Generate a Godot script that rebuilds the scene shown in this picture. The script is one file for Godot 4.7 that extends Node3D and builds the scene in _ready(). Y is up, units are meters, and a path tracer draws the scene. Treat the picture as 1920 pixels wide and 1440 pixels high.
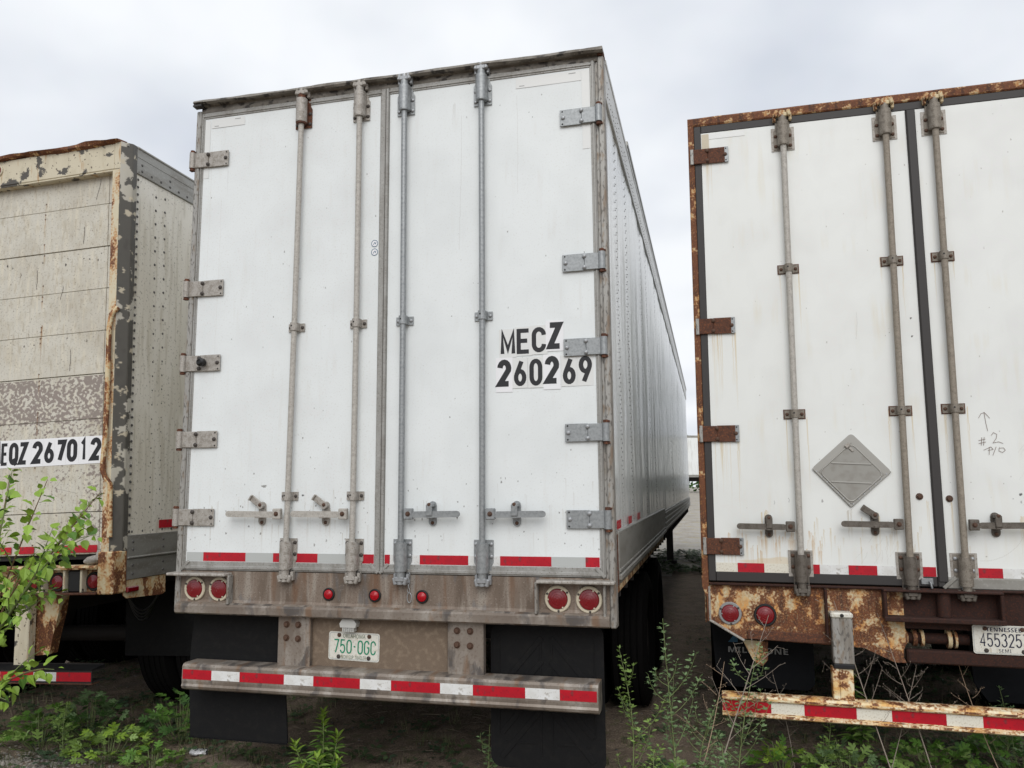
extends Node3D
# A row of parked box trailers on an overcast yard. Units metres, y up.
# Every trailer has its own frame: x across, y up, rear door face at z = 0, body running to -z.

var rng := RandomNumberGenerator.new()
var M := {}          # materials
var G := {}          # shared meshes
var used := {}       # names in use at top level


class MB:
	var v := PackedVector3Array()
	var n := PackedVector3Array()
	var t := PackedVector2Array()
	var rect := Rect2()      # if set: uv of faces looking along z runs 0..1 over this rectangle

	func uv_of(p: Vector3, nr: Vector3) -> Vector2:
		var a := nr.abs()
		if a.z >= a.x and a.z >= a.y:
			if rect.size.x > 0.0:
				return Vector2((p.x - rect.position.x) / rect.size.x, 1.0 - (p.y - rect.position.y) / rect.size.y)
			return Vector2(p.x, -p.y)
		if a.x >= a.y:
			return Vector2(p.z, -p.y)
		return Vector2(p.x, p.z)

	func tri(a: Vector3, b: Vector3, c: Vector3, na: Vector3, nb: Vector3, nc: Vector3, ua: Vector2, ub: Vector2, uc: Vector2) -> void:
		if (b - a).cross(c - a).dot(na + nb + nc) > 0.0:
			v.append(a); v.append(c); v.append(b)
			n.append(na); n.append(nc); n.append(nb)
			t.append(ua); t.append(uc); t.append(ub)
		else:
			v.append(a); v.append(b); v.append(c)
			n.append(na); n.append(nb); n.append(nc)
			t.append(ua); t.append(ub); t.append(uc)

	func face(p: Array, nr: Vector3) -> void:
		for i in range(1, p.size() - 1):
			tri(p[0], p[i], p[i + 1], nr, nr, nr, uv_of(p[0], nr), uv_of(p[i], nr), uv_of(p[i + 1], nr))

	func quad_smooth(a: Vector3, b: Vector3, c: Vector3, d: Vector3, na: Vector3, nb: Vector3, nc: Vector3, nd: Vector3) -> void:
		var f := (na + nb + nc + nd).normalized()
		tri(a, b, c, na, nb, nc, uv_of(a, f), uv_of(b, f), uv_of(c, f))
		tri(a, c, d, na, nc, nd, uv_of(a, f), uv_of(c, f), uv_of(d, f))

	func box(c: Vector3, s: Vector3, b := 0.0, xf := Transform3D()) -> MB:
		var h := s * 0.5
		b = minf(b, minf(h.x, minf(h.y, h.z)) * 0.9)
		for a in 3:
			var u := (a + 1) % 3
			var w := (a + 2) % 3
			for sg in [-1.0, 1.0]:
				var ps := []
				for k in [[-1, -1], [1, -1], [1, 1], [-1, 1]]:
					var p := Vector3()
					p[a] = sg * h[a]; p[u] = k[0] * (h[u] - b); p[w] = k[1] * (h[w] - b)
					ps.append(xf * (c + p))
				var nr := Vector3(); nr[a] = sg
				face(ps, (xf.basis * nr).normalized())
			if b > 0.0:
				for su in [-1.0, 1.0]:
					for sw in [-1.0, 1.0]:
						var ps := []
						for k in [[-1, 0], [1, 0], [1, 1], [-1, 1]]:
							var p := Vector3()
							p[a] = k[0] * (h[a] - b)
							p[u] = su * (h[u] - (b if k[1] == 1 else 0.0))
							p[w] = sw * (h[w] - (0.0 if k[1] == 1 else b))
							ps.append(xf * (c + p))
						var nr := Vector3(); nr[u] = su; nr[w] = sw
						face(ps, (xf.basis * nr).normalized())
		if b > 0.0:
			for sx in [-1.0, 1.0]:
				for sy in [-1.0, 1.0]:
					for sz in [-1.0, 1.0]:
						var q := Vector3(sx * h.x, sy * h.y, sz * h.z)
						face([xf * (c + q - Vector3(0, sy * b, sz * b)), xf * (c + q - Vector3(sx * b, 0, sz * b)), xf * (c + q - Vector3(sx * b, sy * b, 0))], (xf.basis * Vector3(sx, sy, sz)).normalized())
		return self

	# solid from x0..x1, y0..y1, z0..z1
	func blk(x0: float, x1: float, y0: float, y1: float, z0: float, z1: float, b := 0.0) -> MB:
		return box(Vector3((x0 + x1) / 2, (y0 + y1) / 2, (z0 + z1) / 2), Vector3(absf(x1 - x0), absf(y1 - y0), absf(z1 - z0)), b)

	# polygon in xy pushed out from z0 to z1; smooth: side normals are shared
	func prism(poly: PackedVector2Array, z0: float, z1: float, xf := Transform3D(), smooth := false) -> MB:
		var idx := Geometry2D.triangulate_polygon(poly)
		var f := (xf.basis * Vector3(0, 0, 1)).normalized()
		for i in range(0, idx.size(), 3):
			var ps := []
			var qs := []
			for k in 3:
				var p := poly[idx[i + k]]
				ps.append(xf * Vector3(p.x, p.y, z1)); qs.append(xf * Vector3(p.x, p.y, z0))
			face(ps, f); face(qs, -f)
		var m := poly.size()
		var cw := -1.0 if Geometry2D.is_polygon_clockwise(poly) else 1.0
		for i in m:
			var a := poly[i]; var b := poly[(i + 1) % m]
			var e := b - a
			var nr := Vector3(e.y, -e.x, 0).normalized() * cw
			var na := nr; var nb := nr
			if smooth:
				var e0 := a - poly[(i + m - 1) % m]; var e2 := poly[(i + 2) % m] - b
				na = (nr + Vector3(e0.y, -e0.x, 0).normalized() * cw).normalized()
				nb = (nr + Vector3(e2.y, -e2.x, 0).normalized() * cw).normalized()
			na = (xf.basis * na).normalized(); nb = (xf.basis * nb).normalized()
			quad_smooth(xf * Vector3(a.x, a.y, z0), xf * Vector3(b.x, b.y, z0), xf * Vector3(b.x, b.y, z1), xf * Vector3(a.x, a.y, z1), na, nb, nb, na)
		return self

	# round bar along a path
	func tube(path: Array, rad, seg := 8, caps := true) -> MB:
		var m := path.size()
		var rings := []
		var nrm := []
		var side := Vector3.ZERO
		for i in m:
			var d: Vector3 = (path[mini(i + 1, m - 1)] - path[maxi(i - 1, 0)]).normalized()
			if i == 0:
				side = d.cross(Vector3(0.31, 0.2, 0.93) if absf(d.dot(Vector3(0.31, 0.2, 0.93))) < 0.9 else Vector3.RIGHT).normalized()
			side = (side - d * side.dot(d)).normalized()
			var up := d.cross(side)
			var r: float = rad[i] if rad is Array else rad
			var ring := []
			var nn := []
			for k in seg:
				var a := TAU * k / seg
				var o := side * cos(a) + up * sin(a)
				ring.append(path[i] + o * r); nn.append(o)
			rings.append(ring); nrm.append(nn)
		for i in m - 1:
			for k in seg:
				var l := (k + 1) % seg
				quad_smooth(rings[i][k], rings[i][l], rings[i + 1][l], rings[i + 1][k], nrm[i][k], nrm[i][l], nrm[i + 1][l], nrm[i + 1][k])
		if caps:
			face(rings[0], (path[0] - path[1]).normalized())
			face(rings[m - 1], (path[m - 1] - path[m - 2]).normalized())
		return self

	# turned shape: (radius, height) pairs round the y axis of xf
	func lathe(pr: Array, xf := Transform3D(), seg := 20) -> MB:
		for i in pr.size() - 1:
			var a: Vector2 = pr[i]; var b: Vector2 = pr[i + 1]
			var e := b - a
			if e.length() < 1e-6:
				continue
			var q := Vector2(e.y, -e.x).normalized()
			for k in seg:
				var c0 := cos(TAU * k / seg); var s0 := sin(TAU * k / seg)
				var c1 := cos(TAU * (k + 1) / seg); var s1 := sin(TAU * (k + 1) / seg)
				var n0 := (xf.basis * Vector3(q.x * c0, q.y, q.x * s0)).normalized()
				var n1 := (xf.basis * Vector3(q.x * c1, q.y, q.x * s1)).normalized()
				quad_smooth(xf * Vector3(a.x * c0, a.y, a.x * s0), xf * Vector3(a.x * c1, a.y, a.x * s1), xf * Vector3(b.x * c1, b.y, b.x * s1), xf * Vector3(b.x * c0, b.y, b.x * s0), n0, n1, n1, n0)
		return self

	func put(o: MB, xf: Transform3D) -> MB:
		for i in o.v.size():
			v.append(xf * o.v[i]); n.append((xf.basis * o.n[i]).normalized()); t.append(o.t[i])
		return self

	# flat ribbon of half width hw along 2-D points, looking to +z
	func ribbon(p: Array, hw: float, z: float, closed := false) -> MB:
		var m := p.size()
		var l := []
		var r := []
		for i in m:
			var d0: Vector2 = (p[i] - p[(i + m - 1) % m]).normalized() if (i > 0 or closed) else (p[1] - p[0]).normalized()
			var d1: Vector2 = (p[(i + 1) % m] - p[i]).normalized() if (i < m - 1 or closed) else (p[m - 1] - p[m - 2]).normalized()
			var q := (d0 + d1)
			q = q.normalized() if q.length() > 0.1 else d0
			var o := Vector2(-q.y, q.x) * hw / maxf(0.42, sqrt(maxf(0.0, (1.0 + d0.dot(d1)) / 2.0)))
			l.append(p[i] + o); r.append(p[i] - o)
		for i in (m if closed else m - 1):
			var j := (i + 1) % m
			face([Vector3(l[i].x, l[i].y, z), Vector3(l[j].x, l[j].y, z), Vector3(r[j].x, r[j].y, z), Vector3(r[i].x, r[i].y, z)], Vector3(0, 0, 1))
		return self

	func mesh() -> ArrayMesh:
		var a := []
		a.resize(Mesh.ARRAY_MAX)
		a[Mesh.ARRAY_VERTEX] = v; a[Mesh.ARRAY_NORMAL] = n; a[Mesh.ARRAY_TEX_UV] = t
		var m := ArrayMesh.new()
		m.add_surface_from_arrays(Mesh.PRIMITIVE_TRIANGLES, a)
		return m


class Tex:
	var w: int
	var h: int
	var d := PackedByteArray()
	var rg := RandomNumberGenerator.new()

	func _init(ww: int, hh: int, c: Color, sd := 1) -> void:
		w = ww; h = hh; rg.seed = sd
		var im := Image.create(w, h, false, Image.FORMAT_RGB8)
		im.fill(c)
		d = im.get_data()

	func noise(sd: int, freq: float, oct := 4, sy := 1.0, sx := 1.0, kind := 0) -> PackedByteArray:
		var f := FastNoiseLite.new()
		f.seed = sd; f.frequency = freq
		f.noise_type = FastNoiseLite.TYPE_SIMPLEX_SMOOTH if kind != 1 else FastNoiseLite.TYPE_CELLULAR
		if kind == 1:
			f.cellular_return_type = FastNoiseLite.RETURN_CELL_VALUE
		f.fractal_type = FastNoiseLite.FRACTAL_FBM if oct > 1 else FastNoiseLite.FRACTAL_NONE
		f.fractal_octaves = oct
		if kind == 2:
			f.noise_type = FastNoiseLite.TYPE_SIMPLEX_SMOOTH
			f.domain_warp_enabled = true
			f.domain_warp_amplitude = 0.35 / freq
			f.domain_warp_frequency = freq * 1.7
			f.domain_warp_fractal_octaves = 3
		var im := f.get_seamless_image(maxi(8, int(w / sx)), maxi(8, int(h / sy)), false, false, 0.1, true)
		im.resize(w, h, Image.INTERPOLATE_CUBIC)
		im.convert(Image.FORMAT_L8)
		return im.get_data()

	func layer(nz: PackedByteArray, lo: float, hi: float, c: Color, amt: float, gate := PackedByteArray(), glo := 0.0, ghi := 1.0) -> Tex:
		var lut := PackedInt32Array(); lut.resize(256)
		var glut := PackedInt32Array(); glut.resize(256)
		for i in 256:
			lut[i] = int(256.0 * amt * clampf((i / 255.0 - lo) / (hi - lo), 0, 1))
			glut[i] = int(256.0 * clampf((i / 255.0 - glo) / (ghi - glo), 0, 1))
		var r := c.r8; var g := c.g8; var b := c.b8
		var gated := gate.size() > 0
		for i in w * h:
			var a := lut[nz[i]]
			if gated:
				a = (a * glut[gate[i]]) >> 8
			if a <= 0:
				continue
			var j := i * 3
			d[j] = d[j] + (((r - d[j]) * a) >> 8)
			d[j + 1] = d[j + 1] + (((g - d[j + 1]) * a) >> 8)
			d[j + 2] = d[j + 2] + (((b - d[j + 2]) * a) >> 8)
		return self

	# corroded paint: clean paint, amber halo, brown scale, dark pits, last flakes
	func corrode(sd: int, freq: float, c: float, sy := 1.0, own := PackedByteArray()) -> Tex:
		var n := own if own.size() > 0 else noise(sd, freq, 5, sy, 1.0, 2)
		var fine := noise(sd + 1, freq * 5.0, 4)
		for i in n.size():     # fine pitting breaks up every edge
			n[i] = (n[i] * 183 + fine[i] * 73) >> 8
		var run := noise(sd + 2, freq * 2.0, 4, 9.0)
		layer(run, 0.42, 0.8, rgb(186, 134, 76), 0.65, n, c - 0.28, c + 0.02)
		layer(n, c - 0.17, c + 0.02, rgb(178, 112, 58), 0.75, fine, 0.1, 0.6)
		layer(n, c - 0.04, c + 0.06, rgb(108, 62, 37), 0.92)
		layer(fine, 0.4, 0.8, rgb(66, 40, 30), 0.9, n, c, c + 0.1)
		layer(run, 0.5, 0.9, rgb(50, 34, 28), 0.7, n, c + 0.02, c + 0.2)
		layer(fine, 0.6, 0.72, rgb(178, 122, 66), 0.6, n, c - 0.04, c + 0.12)
		return self

	func rgb(r: int, g: int, b: int) -> Color:
		return Color8(r, g, b)

	func dab(x: int, y: int, c: Color, a: float) -> void:
		if x < 0 or y < 0 or x >= w or y >= h:
			return
		var j := (y * w + x) * 3
		d[j] = int(lerpf(d[j], c.r8, a)); d[j + 1] = int(lerpf(d[j + 1], c.g8, a)); d[j + 2] = int(lerpf(d[j + 2], c.b8, a))

	# a run of rust or dirt that has trickled down: fine threads of uneven length
	func drip(x: float, y: float, ln: float, wd: float, c: Color, amt: float) -> Tex:
		var k := int(maxf(2.0, wd * 0.7))
		for i in k:
			var xx := x + rg.randfn(0.0, 0.4) * wd
			var l := ln * rg.randf_range(0.35, 1.0)
			var y0 := y + rg.randf_range(-0.03, 0.05) * ln
			var a := amt * rg.randf_range(0.3, 1.0)
			for s in int(l):
				var fade := 1.0 - s / l
				xx += rg.randfn(0.0, 0.07)
				dab(int(xx), int(y0) + s, c, a * fade)
				dab(int(xx) + 1, int(y0) + s, c, a * fade * 0.6)
		return self

	func blot(x: float, y: float, rx: float, ry: float, c: Color, amt: float) -> Tex:
		var p := rg.randf() * 6.0
		for yy in range(int(y - ry * 1.4), int(y + ry * 1.4) + 1):
			for xx in range(int(x - rx * 1.4), int(x + rx * 1.4) + 1):
				var u := (xx - x) / maxf(rx, 0.1); var q := (yy - y) / maxf(ry, 0.1)
				var an := atan2(q, u)
				var lim := 1.0 + 0.18 * sin(an * 3.0 + p) + 0.12 * sin(an * 7.0 + p * 2.0)
				var e := sqrt(u * u + q * q)
				if e < lim:
					dab(xx, yy, c, amt * clampf((lim - e) * 4.0, 0, 1))
		return self

	func specks(k: int, y0: float, y1: float, r0: float, r1: float, c: Color, amt: float) -> Tex:
		for i in k:
			var r := rg.randf_range(r0, r1)
			blot(rg.randf() * w, lerpf(y0, y1, rg.randf()) * h, r, r * rg.randf_range(0.7, 2.2), c, amt * rg.randf_range(0.4, 1.0))
		return self

	func scratch(x: float, y: float, dx: float, dy: float, c: Color, amt: float) -> Tex:
		var l := int(maxf(absf(dx), absf(dy)))
		for s in l:
			var f := float(s) / l
			dab(int(x + dx * f + sin(f * 5.0) * 1.2), int(y + dy * f), c, amt * rg.randf_range(0.3, 1.0))
		return self

	func tex() -> ImageTexture:
		return ImageTexture.create_from_image(Image.create_from_data(w, h, false, Image.FORMAT_RGB8, d))


func rgb(r: int, g: int, b: int) -> Color:
	return Color8(r, g, b)


func mat(key: String, c: Color, rough := 0.6, metal := 0.0, tex: Texture2D = null, tile := 0.0) -> StandardMaterial3D:
	var m := StandardMaterial3D.new()
	m.albedo_color = c
	m.roughness = rough
	m.metallic = metal
	if tex:
		m.albedo_texture = tex
		if tile > 0.0:
			m.uv1_scale = Vector3(1.0 / tile, tex.get_width() / (tile * tex.get_height()), 1.0)
	M[key] = m
	return m


func relief(key: String, tex: Texture2D, cm: float) -> void:
	M[key].heightmap_enabled = true
	M[key].heightmap_texture = tex
	M[key].heightmap_scale = cm


func numbered(called: String) -> String:
	if not used.has(called):
		used[called] = 0
		return called
	used[called] += 1
	return "%s_%03d" % [called, used[called]]


func tag(o: Node, label: String, category: String, group := "", kind := "") -> void:
	if label:
		o.set_meta("label", label)
	if category:
		o.set_meta("category", category)
	if group:
		o.set_meta("group", group)
	if kind:
		o.set_meta("kind", kind)


func thing(called: String, label: String, category: String, xf := Transform3D(), group := "") -> Node3D:
	var o := Node3D.new()
	o.name = numbered(called)
	add_child(o)
	o.transform = xf
	tag(o, label, category, group)
	return o


func part(called: String, shape, m: Material, parent: Node, xf := Transform3D()) -> MeshInstance3D:
	var o := MeshInstance3D.new()
	o.name = called
	o.mesh = shape.mesh() if shape is MB else shape
	o.material_override = m
	o.transform = xf
	parent.add_child(o, true)
	return o


func mv(x: float, y: float, z: float) -> Transform3D:
	return Transform3D(Basis(), Vector3(x, y, z))


func rotz(a: float, at: Vector3) -> Transform3D:
	return Transform3D(Basis(Vector3(0, 0, 1), a), at)


# a turned shape that looks along +z
func fz(x: float, y: float, z: float) -> Transform3D:
	return Transform3D(Basis(Vector3(1, 0, 0), PI / 2), Vector3(x, y, z))


# a profile in (z, y) run along x from x0 to x1
func along_x(pr: PackedVector2Array, x0: float, x1: float, mb: MB, smooth := false) -> MB:
	var xf := Transform3D(Basis(Vector3(0, 0, -1), Vector3(0, 1, 0), Vector3(1, 0, 0)), Vector3.ZERO)
	# local x -> -z, so the profile's first coordinate is given as -z
	var q := PackedVector2Array()
	for p in pr:
		q.append(Vector2(-p.x, p.y))
	return mb.prism(q, x0, x1, xf, smooth)


func stadium(w: float, h: float, seg := 6) -> PackedVector2Array:
	var p := PackedVector2Array()
	var r := w / 2.0
	for i in seg + 1:
		var a := PI * i / seg
		p.append(Vector2(cos(a) * r, h / 2 - r + sin(a) * r))
	for i in seg + 1:
		var a := PI + PI * i / seg
		p.append(Vector2(cos(a) * r, -h / 2 + r + sin(a) * r))
	return p


func round_rect(w: float, h: float, r: float, seg := 3) -> PackedVector2Array:
	var p := PackedVector2Array()
	for k in 4:
		var cx := (w / 2 - r) * (1 if k == 0 or k == 3 else -1)
		var cy := (h / 2 - r) * (1 if k < 2 else -1)
		for i in seg + 1:
			var a := PI / 2 * (k + float(i) / seg)
			p.append(Vector2(cx + cos(a) * r, cy + sin(a) * r))
	return p


# ---- lettering drawn as pen strokes; unit box 0..1 ----
func arc(cx: float, cy: float, rx: float, ry: float, a0: float, a1: float, k := 9) -> Array:
	var p := []
	for i in k + 1:
		var a := deg_to_rad(lerpf(a0, a1, float(i) / k))
		p.append(Vector2(cx + cos(a) * rx, cy + sin(a) * ry))
	return p


func strokes(ch: String) -> Array:
	# each entry: [points, closed]
	var V := func(x: float, y: float) -> Vector2: return Vector2(x, y)
	match ch:
		"0", "O": return [[arc(0.5, 0.72, 0.5, 0.28, 0, 180) + arc(0.5, 0.28, 0.5, 0.28, 180, 360), true]]
		"1": return [[[V.call(0.1, 0.8), V.call(0.55, 1.0), V.call(0.55, 0.0)], false]]
		"2": return [[arc(0.5, 0.72, 0.5, 0.28, 175, -20) + [V.call(0.0, 0.0), V.call(1.0, 0.0)], false]]
		"3": return [[arc(0.48, 0.76, 0.47, 0.24, 165, -80), false], [arc(0.48, 0.27, 0.52, 0.27, 90, -165), false]]
		"4": return [[[V.call(0.75, 0.0), V.call(0.75, 1.0), V.call(0.0, 0.28), V.call(1.0, 0.28)], false]]
		"5": return [[[V.call(0.95, 1.0), V.call(0.12, 1.0), V.call(0.06, 0.55)] + arc(0.48, 0.32, 0.52, 0.32, 120, -160), false]]
		"6": return [[arc(0.5, 0.28, 0.5, 0.28, 0, 360, 18), true], [[V.call(0.68, 1.0), V.call(0.06, 0.42)], false]]
		"7": return [[[V.call(0.0, 1.0), V.call(1.0, 1.0), V.call(0.35, 0.0)], false]]
		"9": return [[arc(0.5, 0.72, 0.5, 0.28, 0, 360, 18), true], [[V.call(0.32, 0.0), V.call(0.94, 0.58)], false]]
		"M": return [[[V.call(0.0, 0.0), V.call(0.0, 1.0), V.call(0.5, 0.2), V.call(1.0, 1.0), V.call(1.0, 0.0)], false]]
		"E": return [[[V.call(1.0, 1.0), V.call(0.0, 1.0), V.call(0.0, 0.0), V.call(1.0, 0.0)], false], [[V.call(0.0, 0.52), V.call(0.85, 0.52)], false]]
		"C": return [[arc(0.5, 0.72, 0.5, 0.28, 0, 180) + arc(0.5, 0.28, 0.5, 0.28, 180, 360), false]]
		"G": return [[arc(0.5, 0.72, 0.5, 0.28, 10, 180) + arc(0.5, 0.28, 0.5, 0.28, 180, 360) + [V.call(1.0, 0.5), V.call(0.6, 0.5)], false]]
		"Q": return [[arc(0.5, 0.72, 0.5, 0.28, 0, 180) + arc(0.5, 0.28, 0.5, 0.28, 180, 360), true], [[V.call(0.55, 0.25), V.call(0.95, -0.12)], false]]
		"T": return [[[V.call(0.0, 1.0), V.call(1.0, 1.0)], false], [[V.call(0.5, 1.0), V.call(0.5, 0.0)], false]]
		"Z": return [[[V.call(0.0, 1.0), V.call(1.0, 1.0), V.call(0.0, 0.0), V.call(1.0, 0.0)], false]]
	return []


# a character whose inked box has its lower left corner at (x, y)
func glyph(mb: MB, ch: String, x: float, y: float, w: float, h: float, pen: float, z: float) -> void:
	var k := 0
	for s in strokes(ch):
		var p := []
		for q in s[0]:
			var u := Vector2(x + pen / 2 + q.x * (w - pen), y + pen / 2 + q.y * (h - pen))
			if p.is_empty() or p[-1].distance_to(u) > 1e-4:
				p.append(u)
		if s[1] and p[0].distance_to(p[-1]) < 1e-4:
			p.pop_back()
		mb.ribbon(p, pen / 2, z + 0.0003 * k, s[1])
		k += 1


func small_text(txt: String, width: float, height: float, m: Material, parent: Node, xf: Transform3D, bold := false, family := "Droid Sans") -> MeshInstance3D:
	var f := SystemFont.new()
	f.font_names = PackedStringArray([family])
	f.font_weight = 700 if bold else 400
	var tm := TextMesh.new()
	tm.text = txt
	tm.font = f
	tm.font_size = 64
	tm.pixel_size = 0.01
	tm.depth = 0.02
	var bb := tm.get_aabb()
	var s := Vector3(width / maxf(bb.size.x, 0.001), height / maxf(bb.size.y, 0.001), 0.05)
	var o := part("lettering", tm, m, parent)
	o.transform = xf * Transform3D(Basis().scaled(s), Vector3(-(bb.position.x + bb.size.x / 2) * s.x, -(bb.position.y + bb.size.y / 2) * s.y, 0))
	return o


# ---- materials ----
func make_materials() -> void:
	var t: Tex
	# white door skins: each door has its own dirt, runs and chips
	t = Tex.new(448, 1024, rgb(226, 230, 230), 11)
	t.layer(t.noise(1, 0.006, 3), 0.35, 0.9, rgb(219, 222, 222), 0.7)
	t.layer(t.noise(2, 0.05, 4, 12.0), 0.6, 0.95, rgb(208, 206, 200), 0.28, t.noise(3, 0.008, 2), 0.45, 0.8)
	t.layer(t.noise(4, 0.2, 2), 0.7, 0.9, rgb(190, 186, 178), 0.35)
	t.specks(46, 0.0, 1.0, 0.6, 1.5, rgb(88, 84, 80), 0.8)
	t.specks(40, 0.86, 1.0, 0.7, 1.7, rgb(80, 74, 68), 0.8)
	for k in 40:
		t.drip(t.rg.randf() * 448, 870 + t.rg.randf() * 90, 30 + t.rg.randf() * 80, 3, rgb(150, 138, 120), 0.25)
	t.drip(186, 902, 80, 12, rgb(146, 122, 90), 0.5); t.drip(336, 910, 80, 12, rgb(146, 122, 90), 0.5)
	t.drip(62, 905, 70, 6, rgb(150, 135, 110), 0.35); t.drip(66, 132, 120, 3, rgb(150, 145, 138), 0.3)
	t.blot(186, 862, 7, 3, rgb(70, 66, 60), 0.5); t.blot(150, 926, 2, 2, rgb(70, 70, 70), 0.8); t.blot(152, 948, 2, 2, rgb(70, 70, 70), 0.6)
	t.blot(280, 882, 3, 2, rgb(60, 60, 60), 0.9); t.specks(10, 0.885, 0.9, 1.0, 1.6, rgb(70, 66, 60), 0.7)
	for k in 5:
		t.scratch(250 + k * 7, 752 - k, 4, 5, rgb(150, 150, 148), 0.5)
	t.scratch(20, 60, 2, 330, rgb(205, 203, 198), 0.5); t.scratch(50, 200, 1, 420, rgb(205, 203, 198), 0.5)
	mat("door_white_a", Color.WHITE, 0.42, 0.0, t.tex())
	t = Tex.new(448, 1024, rgb(226, 230, 230), 12)
	t.layer(t.noise(21, 0.006, 3), 0.35, 0.9, rgb(218, 222, 222), 0.7)
	t.layer(t.noise(22, 0.05, 4, 12.0), 0.62, 0.95, rgb(210, 208, 203), 0.25, t.noise(23, 0.008, 2), 0.45, 0.8)
	t.layer(t.noise(24, 0.2, 2), 0.72, 0.9, rgb(194, 190, 184), 0.3)
	t.specks(42, 0.0, 1.0, 0.6, 1.4, rgb(92, 88, 84), 0.7)
	t.specks(46, 0.82, 1.0, 0.6, 1.6, rgb(80, 78, 74), 0.8)
	t.blot(157, 928, 1.6, 4, rgb(60, 60, 60), 0.9)
	for k in 26:
		t.drip(t.rg.randf() * 448, 850 + t.rg.randf() * 120, 20 + t.rg.randf() * 60, 2, rgb(165, 158, 148), 0.22)
	t.scratch(166, 70, -3, 300, rgb(178, 176, 172), 0.5); t.scratch(290, 40, 2, 220, rgb(190, 188, 184), 0.5)
	t.drip(150, 40, 90, 8, rgb(170, 166, 158), 0.25)
	mat("door_white_b", Color.WHITE, 0.42, 0.0, t.tex())
	# rust-stained white doors
	t = Tex.new(448, 1024, rgb(228, 230, 227), 13)
	t.layer(t.noise(31, 0.006, 3), 0.4, 0.9, rgb(222, 223, 220), 0.7)
	t.layer(t.noise(32, 0.04, 4, 10.0), 0.5, 0.9, rgb(216, 208, 186), 0.35, t.noise(33, 0.006, 2), 0.5, 0.85)
	t.specks(50, 0.0, 1.0, 0.6, 1.3, rgb(120, 112, 104), 0.6)
	for q in [[16, 60, 150, 12], [20, 480, 220, 16], [56, 480, 200, 7], [22, 718, 190, 18], [60, 720, 190, 7], [30, 960, 60, 26], [165, 345, 160, 3], [205, 345, 170, 3], [164, 680, 200, 4], [208, 680, 220, 4], [378, 335, 150, 3], [420, 335, 150, 3], [378, 668, 160, 5], [420, 668, 200, 5], [440, 865, 130, 4], [105, 890, 130, 14]]:
		t.drip(q[0], q[1], q[2], q[3], rgb(188, 152, 92), 0.42)
	for k in 70:
		t.drip(20 + t.rg.randf() * 200, 920 + t.rg.randf() * 60, 25 + t.rg.randf() * 70, 4, rgb(172, 118, 60), 0.34)
	for k in 30:
		t.drip(200 + t.rg.randf() * 240, 900 + t.rg.randf() * 70, 20 + t.rg.randf() * 60, 3, rgb(180, 150, 100), 0.3)
	t.drip(283, 888, 130, 7, rgb(120, 96, 64), 0.6); t.drip(338, 895, 110, 10, rgb(190, 155, 95), 0.4)
	t.blot(170, 1005, 20, 9, rgb(186, 138, 78), 0.35); t.blot(120, 1000, 60, 10, rgb(200, 165, 110), 0.3)
	t.blot(230, 868, 2, 4, rgb(150, 148, 146), 0.8); t.scratch(130, 868, 2, 8, rgb(90, 88, 86), 0.8); t.scratch(160, 862, 3, 10, rgb(90, 88, 86), 0.8)
	t.scratch(322, 455, -2, 60, rgb(170, 168, 165), 0.5)
	t.blot(431, 474, 2, 2, rgb(40, 34, 30), 1.0); t.blot(431, 514, 2, 2, rgb(40, 34, 30), 1.0)
	for k in 14:
		t.scratch(300 + t.rg.randf() * 120, 930 + t.rg.randf() * 50, -20 + t.rg.randf() * 30, 25, rgb(170, 165, 155), 0.35)
	mat("door_rust_a", Color.WHITE, 0.42, 0.0, t.tex())
	t = Tex.new(448, 1024, rgb(228, 230, 227), 14)
	t.layer(t.noise(41, 0.006, 3), 0.4, 0.9, rgb(221, 222, 220), 0.7)
	t.layer(t.noise(42, 0.04, 4, 10.0), 0.52, 0.9, rgb(216, 209, 190), 0.35, t.noise(43, 0.006, 2), 0.5, 0.85)
	t.specks(60, 0.0, 1.0, 0.6, 1.3, rgb(120, 112, 104), 0.6)
	for q in [[22, 335, 120, 3], [60, 335, 130, 3], [22, 668, 170, 4], [62, 668, 200, 4], [22, 865, 140, 6], [150, 900, 90, 6], [45, 960, 50, 12]]:
		t.drip(q[0], q[1], q[2], q[3], rgb(186, 146, 84), 0.45)
	for k in 26:
		t.scratch(150 + t.rg.randf() * 60, 730 + t.rg.randf() * 120, 40 + t.rg.randf() * 30, -50 - t.rg.randf() * 40, rgb(188, 188, 186), 0.4)
	t.specks(30, 0.80, 0.86, 0.7, 1.6, rgb(96, 96, 96), 0.6)
	for k in 5:
		t.blot(150 + t.rg.randf() * 26, 850 + t.rg.randf() * 6, 3, 2, rgb(60, 60, 60), 0.7)
	for s in 90:
		var a := s / 90.0 * 1.6
		t.dab(int(70 + 90 * cos(a)), int(900 + 90 * sin(a)), rgb(165, 160, 150), 0.4)
	mat("door_rust_b", Color.WHITE, 0.42, 0.0, t.tex())
	# the roll-up door: cream paint, a stripped band, rust spots and runs. 448 px = 1.2 m + mirrored half, 1024 px = 2.65 m
	t = Tex.new(768, 1024, rgb(200, 196, 184), 15)
	t.layer(t.noise(51, 0.006, 4), 0.35, 0.9, rgb(184, 178, 164), 0.8)
	t.layer(t.noise(52, 0.06, 4, 8.0), 0.5, 0.9, rgb(216, 208, 188), 0.6)
	t.layer(t.noise(53, 0.02, 4), 0.5, 0.95, rgb(184, 176, 158), 0.55)
	t.layer(t.noise(57, 0.09, 4, 5.0), 0.6, 0.85, rgb(160, 148, 126), 0.45)
	t.layer(t.noise(54, 0.15, 3), 0.7, 0.8, rgb(120, 112, 100), 0.5)
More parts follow.
